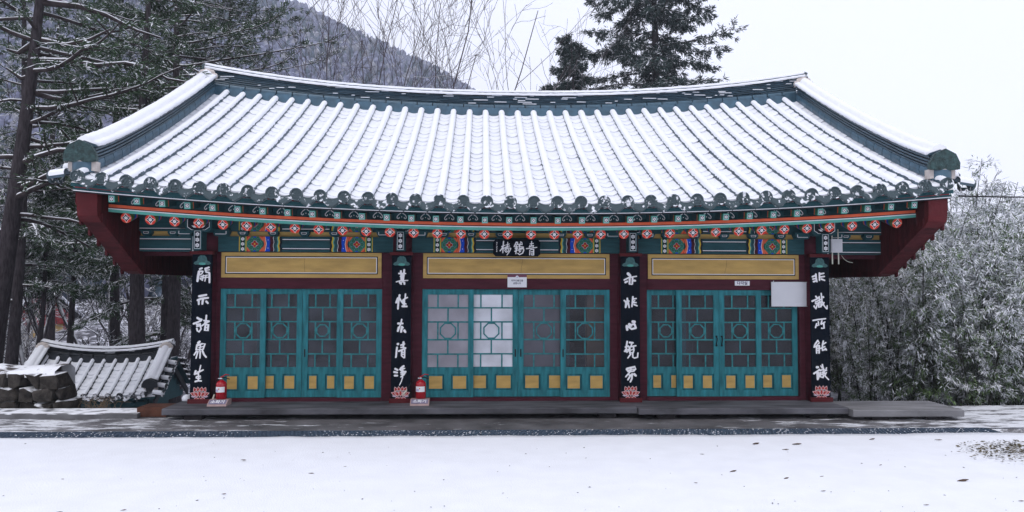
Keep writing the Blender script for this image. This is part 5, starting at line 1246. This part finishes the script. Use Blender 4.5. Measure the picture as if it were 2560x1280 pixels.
for i, (x, y, s) in enumerate(spots):
    src = protos[i % 4]
    if i < 4: r_ = src
    else:
        r_ = src.copy(); COL.objects.link(r_)
        for ch in list(src.children): c = ch.copy(); COL.objects.link(c); c.parent = r_
    r_.location = (x, y, terrain(x, y) - 0.02); r_.rotation_euler = (0, 0, random.uniform(0, 6.28)); r_.scale = (s * random.uniform(0.95, 1.15),) * 2 + (s,)
    tag(r_, 'snow dusted bamboo clump in the thicket right of the hall', 'bamboo', 'bamboo thicket')
# ------------------------------------------------------------------ far woods on the hills
random.seed(21); fw = MB()
V, F = [], []
tri = 0
VV, FF, MI = [], [], []
for i in range(17000):
    y = 60 + 330 * random.random() ** 0.8; x = random.uniform(-0.82, 0.35) * y
    if x > 40 and y < 200: continue
    z = terrain(x, y) - 0.4; h = random.uniform(3.0, 6.0); rad = random.uniform(0.8, 1.6); k = 5; o_ = len(VV); kind = random.random()
    mi_ = 0 if kind < 0.45 else (1 if kind < 0.9 else 2)
    if mi_ == 0: prof = [(0.15, 0.05), (1.0, 0.22), (0.55, 0.5), (0.70, 0.55), (0.25, 0.82)]
    else: prof = [(0.2, 0.15), (0.85, 0.45), (1.05, 0.66), (0.75, 0.86)]
    a0 = random.uniform(0, 6.28)
    for rr_, zz in prof:
        for j in range(k):
            q = a0 + 6.283 * j / k; w_ = rad * rr_ * random.uniform(0.65, 1.3); VV.append((x + w_ * math.cos(q), y + w_ * math.sin(q), z + h * (zz + random.uniform(-0.05, 0.05))))
    VV.append((x + random.uniform(-.3, .3), y, z + h)); m_ = len(prof)
    for a in range(m_ - 1):
        for j in range(k): FF.append((o_ + a * k + j, o_ + a * k + (j + 1) % k, o_ + (a + 1) * k + (j + 1) % k, o_ + (a + 1) * k + j)); MI.append(mi_)
    for j in range(k): FF.append((o_ + (m_ - 1) * k + j, o_ + (m_ - 1) * k + (j + 1) % k, o_ + m_ * k)); MI.append(mi_)
MT['farpine'] = mat('haze_blue_evergreens', (0.046, 0.070, 0.092), 0.9, 0, 0.9, spec=0.05, col2=(0.14, 0.17, 0.23), cut=(0.45, 0.75))  # blue of the distant haze mixed into evergreen and twig colours
MT['fartwig'] = mat('haze_blue_twigs', (0.125, 0.130, 0.195), 0.9, 0, 0.8, spec=0.05, col2=(0.27, 0.29, 0.40), cut=(0.4, 0.75))
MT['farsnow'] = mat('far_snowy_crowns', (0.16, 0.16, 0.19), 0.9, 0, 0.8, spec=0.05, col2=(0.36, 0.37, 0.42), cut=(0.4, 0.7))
fw.v, fw.f, fw.m = VV, FF, MI
o = fw.build('woods', ['farpine', 'fartwig', 'farsnow']); tag(o, 'snow dusted, haze tinted woods covering the far hillside behind the hall', 'woods', kind='stuff')
# ------------------------------------------------------------------ small gate with a tiled roof below the terrace
random.seed(3)
gx, gy = -10.75, 20.3
gate = wthing('small_gate', 'small gate with snow covered charcoal tile roof below the terrace at left', 'gate', (gx, gy, -3.15), TH)
def gu(x): return abs(x)
PG = dict(cx=0.0, half=1.72, rows=[-1.475 + 0.295 * i for i in range(11)], ye=-1.15, yr=-0.12, yridge=0.04,
          ze=lambda x: 2.30 + 0.07 * (x / 1.6) ** 2, zr=lambda x: 3.10 + 0.13 * (x / 1.6) ** 2, ztop=lambda x: 3.44 + 0.20 * (x / 1.7) ** 2,
          r=0.060, disc=0.074, pitch=0.295, npan=9, ncov=5, dish=0.03, pandrop=0.058, drip=0.09, cap=52, snowth=0.014, panlift=0.055, ridgehalf=1.55, ridgeext=0.14, ridgeseg=10,
          nlayer=4, hbugo=0.08, ridgew=0.12, capsnow=0.11, nrs=70, nsnow=50, xdesc=1.60, wdesc=0.12, hdesc=0.32, ndesc=6, nlayer2=2, tdesc=0.10, kick=0.02, lside=0.22, nside=5, backside=True,
          tile='gatetile', frost='gatefrost', ridge='gatetile', layer='gatetile', under='deepgreen', samelayer=True, limit=296, sag=0.1)
build_roof(gate, PG)
MB().box(-1.5, 1.5, -0.95, -0.85, 2.02, 2.14).build('eave_beam', 'deepgreen', gate); MB().box(-1.5, 1.5, -0.30, 0.30, 1.75, 2.2).build('lintel_beam', 'deepgreen', gate)
b = MB().tube([(0, 0, 0), (0, 0.9, 0.62)], 0.045, 8); rmg = b.mesh('rafter', 'deepgreen')
for i in range(11): obj('rafter', rmg, gate, (-1.45 + 0.29 * i, -1.05, 2.10))
for x in (-1.2, 1.2): MB().lathe([(0.14, 0), (0.13, 2.1)], 14, 0, (x, 0, 0)).build('post', 'maroon', gate, True)
for x in (-1.12, 0.0): MB().box(x, x + 1.1, 0.04, 0.09, 0.1, 1.75).build('door_leaf', 'maroon', gate)
for sg in (-1, 1):
    x = sg * 1.66; b = MB(); pr = [(-1.05, 2.02), (0.04, 2.86), (1.13, 2.02), (1.13, 2.20), (0.04, 3.06), (-1.05, 2.20)]; b.prismx(pr, min(x, x + sg * 0.05), max(x, x + sg * 0.05)); b.build('bargeboard', 'gatetile', gate)
    for k in range(8):
        y0 = -0.85 + k * 0.225; zt_ = 2.86 - abs(y0 + 0.11 - 0.04) * 0.77 + 0.06; x = sg * 1.60; b = MB().box(min(x, x + sg * 0.03), max(x, x + sg * 0.03), y0, y0 + 0.22, 2.05, max(2.1, zt_ - 0.1)); b.build('gable_plank', 'deepgreen', gate)

# ------------------------------------------------------------------ far temple buildings among the trees
def far_hall(name, label, loc, rz, lw, dp, hw_, rise, over=0.9):
    t = wthing(name, label, 'temple building', loc, rz, 'far temple buildings')
    w_ = MB().box(-lw / 2, lw / 2, -dp / 2, dp / 2, 0, hw_).build('wall', 'ochrewall', t)
    for x in np.linspace(-lw / 2, lw / 2, 5):
        for y in (-dp / 2, dp / 2): MB().box(x - 0.12, x + 0.12, y - 0.1, y + 0.1, 0, hw_ + 0.02).build('post', 'crimsonwood', t)
    for y in np.linspace(-dp / 2, dp / 2, 4)[1:-1]:
        for x in (-lw / 2, lw / 2): MB().box(x - 0.1, x + 0.1, y - 0.1, y + 0.1, 0, hw_).build('post', 'crimsonwood', t)
    for z in (hw_ * 0.35, hw_ - 0.15):
        for x in (-lw / 2, lw / 2): MB().box(x - 0.06, x + 0.06, -dp / 2 + 0.11, dp / 2 - 0.11, z, z + 0.14).build('rail', 'crimsonwood', t)
        for y in (-dp / 2, dp / 2): MB().box(-lw / 2 + 0.13, lw / 2 - 0.13, y - 0.06, y + 0.06, z, z + 0.14).build('rail', 'crimsonwood', t)
    for i in range(3):
        x = -lw / 2 + lw * (i + 0.5) / 3; d_ = MB().box(x - 0.5, x + 0.5, -dp / 2 - 0.05, -dp / 2 + 0.02, 0.2, hw_ * 0.8).build('door', 'door', t)
    hd = dp / 2 + over; hl = lw / 2 + over * 0.8; r_ = MB()
    for sg in (-1, 1):
        rows = []
        for j in range(7):
            f = j / 6; zz = hw_ + rise * (0.82 * f + 0.18 * f * f) - 0.1; rows.append([(-hl + 2 * hl * i / 20, sg * hd * (1 - f), zz + 0.25 * (abs(i - 10) / 10) ** 2) for i in range(21)])
        r_.grid(rows if sg < 0 else [q[::-1] for q in rows]); r_.grid([[(a, c, d - 0.12) for a, c, d in q] for q in rows])
    ro = r_.build('roof', 'gatetile', t)
    nrib = int(2 * hl / 0.36)
    for sg in (-1, 1):
        for i in range(nrib + 1):
            x = -hl + 2 * hl * i / nrib; P = []
            for j in range(5):
                f = j / 4; P.append((x, sg * hd * (1 - f) * 1.01, hw_ + rise * (0.82 * f + 0.18 * f * f) - 0.02 + 0.25 * (abs(x) / hl) ** 2))
            MB().tube(P, 0.11, 6).build('tile_row', 'snow', ro, True)
    b = MB(); rows = []
    for i in range(21):
        x = -hl + 2 * hl * i / 20; z = hw_ + rise - 0.05 + 0.35 * (abs(x) / hl) ** 2; rows.append([(x, -0.18, z), (x, -0.2, z + 0.32), (x, 0, z + 0.44), (x, 0.2, z + 0.32), (x, 0.18, z)])
    b.grid(rows[::-1]); b.build('ridge', 'snow', ro, True)
    for sg in (-1, 1):
        n_ = 9
        for k in range(n_):
            y0, y1 = -hd * 0.86 + 2 * hd * 0.86 * k / n_, -hd * 0.86 + 2 * hd * 0.86 * (k + 0.96) / n_
            def zt_(y): f = 1 - abs(y) / hd; return hw_ + rise * (0.82 * f + 0.18 * f * f) - 0.14
            x = sg * (lw / 2 + 0.3); b = MB(); zb_ = hw_ - 0.25
            b.prismx([(y0, zb_), (y1, zb_), (y1, zt_(y1)), (y0, zt_(y0))], min(x, x + sg * 0.05), max(x, x + sg * 0.05)); b.build('gable_plank', 'crimsonwood', t)
x, y, z = PX(108, 900, 52)
far_hall('temple_building', 'far temple building with red gable above ochre wall at left', (x - 2.8, y, z), R(-14), 6.0, 4.6, 2.6, 2.4)
x, y, z = PX(248, 880, 66)
far_hall('temple_building', 'far temple building behind the firs with snowy ribbed roof', (x + 0.5, y, z - 0.4), R(4), 7.5, 4.6, 2.3, 2.3)

# ------------------------------------------------------------------ dry stone wall at the left
random.seed(9)
t = thing('stone_wall', 'dark dry stone retaining wall with snow on top at the left edge', 'stone wall', -8.2, 0.35, -0.05)
stones = []
import bmesh
def stone(cx_, cz_, wx, wz, wy, cy_=0.0):
    bm = bmesh.new()
    for _ in range(26):
        p = [random.choice((-1, 1)) * random.uniform(0.45, 1.0) for _k in range(3)]; p[random.randrange(3)] *= random.choice((1.0, 0.3)); k = max(abs(v) for v in p)
        p = [v / k * random.uniform(0.88, 1.0) for v in p]; bm.verts.new((cx_ + wx * p[0], cy_ + wy * p[1], cz_ + wz * p[2]))
    r_ = bmesh.ops.convex_hull(bm, input=bm.verts); bmesh.ops.delete(bm, geom=list(set(r_['geom_interior'] + r_['geom_unused'])), context='VERTS')
    me = bpy.data.meshes.new('stone'); bm.to_mesh(me); bm.free(); me.materials.append(MT['stone']); obj('stone', me, t)
z = 0.0
for course in range(3):
    x = -1.6; h = random.uniform(0.19, 0.24)
    xe = (1.28, 1.22, 1.20, 1.12)[course]
    while x < xe:
        wd = random.uniform(0.22, 0.36); wd = min(wd, xe - x + 0.06)
        stone(x + wd / 2, z + h / 2, wd / 2 * 1.04, h / 2 * 1.10, random.uniform(0.24, 0.32), random.uniform(-0.05, 0.03)); x += wd
    z += h * 0.98
b = MB(); rows = []
for i in range(60):
    x = -1.7 + 2.85 * i / 59; rows.append([(x, -0.20 + 0.06 * (vnoise(i * .4, 1, 2) - .5), z - 0.05), (x, -0.17, z + 0.015 + 0.05 * vnoise(i * .5, 2, 2)), (x, 0.0, z + 0.05 + 0.07 * vnoise(i * .3, 5, 2)), (x, 0.28, z + 0.08 + 0.05 * vnoise(i * .3, 8, 3)), (x, 0.42, z + 0.04), (x, 0.50, -1.5)])
MT['snowsoil'] = mat('patchy_snow', (0.075, 0.062, 0.06), 0.9, 0, 5, 0.3, 30, 0.1, col2=(0.80, 0.82, 0.86), cut=(0.40, 0.50))
b.grid([r_[::-1] for r_ in rows]); tag(b.build('snow_cap', 'snowsoil', t, True), kind='stuff')
b = MB(); b.box(-1.7, 0.95, 0.15, 0.45, -1.4, z - 0.03); b.build('core', 'stone', t)
# dry grass tuft beside the wall
random.seed(13)
t = thing('grass_tuft', 'dry straw coloured grass tuft in front of the small gate', 'grass', -6.35, 0.12, 0.0); b = MB()
for i in range(60):
    a = random.gauss(0, 0.7); l = random.uniform(0.12, 0.34); x = random.gauss(0, 0.12); b.tube([(x, random.gauss(0, 0.03), -0.04), (x + l * 0.5 * math.sin(a), random.gauss(0, .03), l * 0.5), (x + l * 1.1 * math.sin(a), random.gauss(0, .05), l * 0.85 * math.cos(a * 0.8))], [0.004, 0.003, 0.0015], 3, 0, False)
tag(b.build('blades', 'straw', t), kind='stuff')
o = MB().lathe([(0.02, 0), (0.07, 0.01), (0.075, 0.05), (0.05, 0.09), (0.01, 0.105)], 9).build('snow_lump', 'snow', None, True, W(-4.98, 0.03, 0.168)); tag(o, 'small round lump of snow on the platform beside the leftmost board', 'snow lump')

# ------------------------------------------------------------------ cables
c = MB(); P = []
for i in range(15):
    f = i / 14; a = Vector(W(-6.30, -1.38, 3.34)); e = Vector((-11.5, 9.0, 3.95)); v = a.lerp(e, f); v.z -= 0.25 * 4 * f * (1 - f) * 0.3; P.append(v)
c.tube(P, 0.010, 5); tag(c.build('overhead_cable', 'wire', None, True), 'dark overhead cable running from the left roof corner', 'cable')
c = MB(); P = []
for i in range(15):
    f = i / 14; a = Vector(W(6.36, -1.30, 3.26)); e = Vector((22, 21.5, 5.2)); v = a.lerp(e, f); v.z -= 0.9 * f * (1 - f); P.append(v)
c.tube(P, 0.012, 5); tag(c.build('overhead_cable', 'wire', None, True), 'dark overhead cable running from the right roof corner over the bamboo', 'cable')

# ------------------------------------------------------------------ leaves and grit on the snow
def G_(px, py, z=0.03):
    Y = (1.95 - z) * 1900 / (py - 715); return ((px - 1280) / 1900 * Y, Y, z)
random.seed(17)
lf = MB(); n = 7
pts = [(-1, 0, 0), (-0.5, -0.28, 0.10), (0.2, -0.30, 0.04), (1, 0, 0.12), (0.25, 0.30, 0.10), (-0.5, 0.26, 0.02)]
lf.add([(x * 0.05, y * 0.05, z * 0.06 + 0.004) for x, y, z in pts] + [(x * 0.05, y * 0.05, z * 0.06) for x, y, z in pts], [(0, 1, 2, 3), (0, 3, 4, 5), (9, 8, 7, 6), (11, 10, 9, 6), (0, 6, 7, 1), (1, 7, 8, 2), (2, 8, 9, 3), (3, 9, 10, 4), (4, 10, 11, 5), (5, 11, 6, 0)])
lm = lf.mesh('dead_leaf', 'leafy')
for px, py, s in ((1886, 1104, 1.2), (1987, 1105, 1.3), (1959, 1118, .8), (1752, 1130, .5), (1829, 1172, .9), (1960, 1189, .8), (2048, 1184, .6), (2051, 1219, .5), (2397, 1193, 1.2), (2540, 1242, .5), (2305, 1252, .5), (2194, 1155, .4), (1736, 1200, .4), (2174, 1092, .9), (2338, 1093, .9), (617, 1148, .7), (785, 1180, .6), (868, 1163, .4), (165, 1276, .5), (323, 1271, .5), (570, 1231, .5), (170, 1196, .4)):
    o = obj('dead_leaf', lm, None, G_(px, py, 0.026), (random.uniform(-.1, .1), random.uniform(-.1, .1), random.uniform(-.6, .6))); o.scale = (s, s, s); tag(o, 'small dark dead leaf lying on the courtyard snow', 'leaf', 'dead leaves on the snow')
gr = MB()
for i in range(190):
    px = random.uniform(0, 2560); py = random.uniform(1105, 1280)
    if random.random() > 0.35 + 0.6 * (px / 2560): continue
    x, y, z = G_(px, py, 0.024); a = random.uniform(0.003, 0.008); q = random.uniform(0, 3); e = random.uniform(1, 2.5)
    gr.add([(x + a * e * math.cos(q), y + a * e * math.sin(q), z), (x - a * math.sin(q), y + a * math.cos(q), z), (x - a * e * math.cos(q), y - a * e * math.sin(q), z), (x + a * math.sin(q), y - a * math.cos(q), z), (x, y, z + a * 0.8)], [(0, 1, 4), (1, 2, 4), (2, 3, 4), (3, 0, 4)])
tag(gr.build('grit', 'pebble'), 'scattered dark grit and bits of bark on the courtyard snow', 'grit', kind='stuff')
C, A, Bq = [], [], []
for i in range(1400):
    px = random.uniform(2380, 2640); py = random.gauss(1112, 13) + (px - 2400) * 0.02
    if py < 1092 or random.random() > (px - 2370) / 160: continue
    x, y, z = G_(px, py, 0.028 + random.uniform(0, 0.02)); q = random.uniform(0, 6.28); l = random.uniform(0.012, 0.035); C.append((x, y, z)); A.append((l * math.cos(q), l * math.sin(q), random.uniform(-.3, .3) * l)); Bq.append((-l * .35 * math.sin(q), l * .35 * math.cos(q), random.uniform(-.2, .2) * l))
MT['litter'] = mat('brown_green_litter', (0.075, 0.060, 0.030), 0.8, 0.6, 9)
tag(quads('leaf_litter', C, A, Bq, 'litter'), 'brown green leaf litter showing through snow at the right edge', 'leaf litter', kind='stuff')
# dark twigs and leaves caught on the roof
random.seed(23); rl = MB()
for px_t in ((-5.0, 0.28), (-4.75, 0.22), (-4.6, 0.30), (-4.4, 0.20), (-4.9, 0.36), (-4.15, 0.26), (-2.1, 0.66), (-4.05, 0.40)):
    p = RPT(px_t[0], px_t[1]) + RNM(px_t[0], px_t[1]) * 0.02; o = obj('dead_leaf', lm, None, W(p.x, p.y, p.z), (R(25), random.uniform(-.2, .2), TH + random.uniform(-.6, .6))); o.scale = (0.8,) * 3; tag(o, 'brown dead leaf caught on the snowy roof tiles', 'leaf', 'dead leaves on the roof')

# ------------------------------------------------------------------ cold haze
hz = MB().box(-430, 430, -62, 465, -8, 260); m = bpy.data.materials.new('haze'); m.use_nodes = True; n = m.node_tree.nodes; n.remove(n['Principled BSDF'])
pv = n.new('ShaderNodeVolumePrincipled'); pv.inputs['Color'].default_value = (0.90, 0.95, 1.0, 1); pv.inputs['Density'].default_value = 0.0009; pv.inputs['Anisotropy'].default_value = 0.7
m.node_tree.links.new(pv.outputs[0], n['Material Output'].inputs['Volume']); MT['haze'] = m
o = hz.build('haze', 'haze'); tag(o, 'pale cold winter haze between the hall and the far hills', 'haze', kind='stuff')
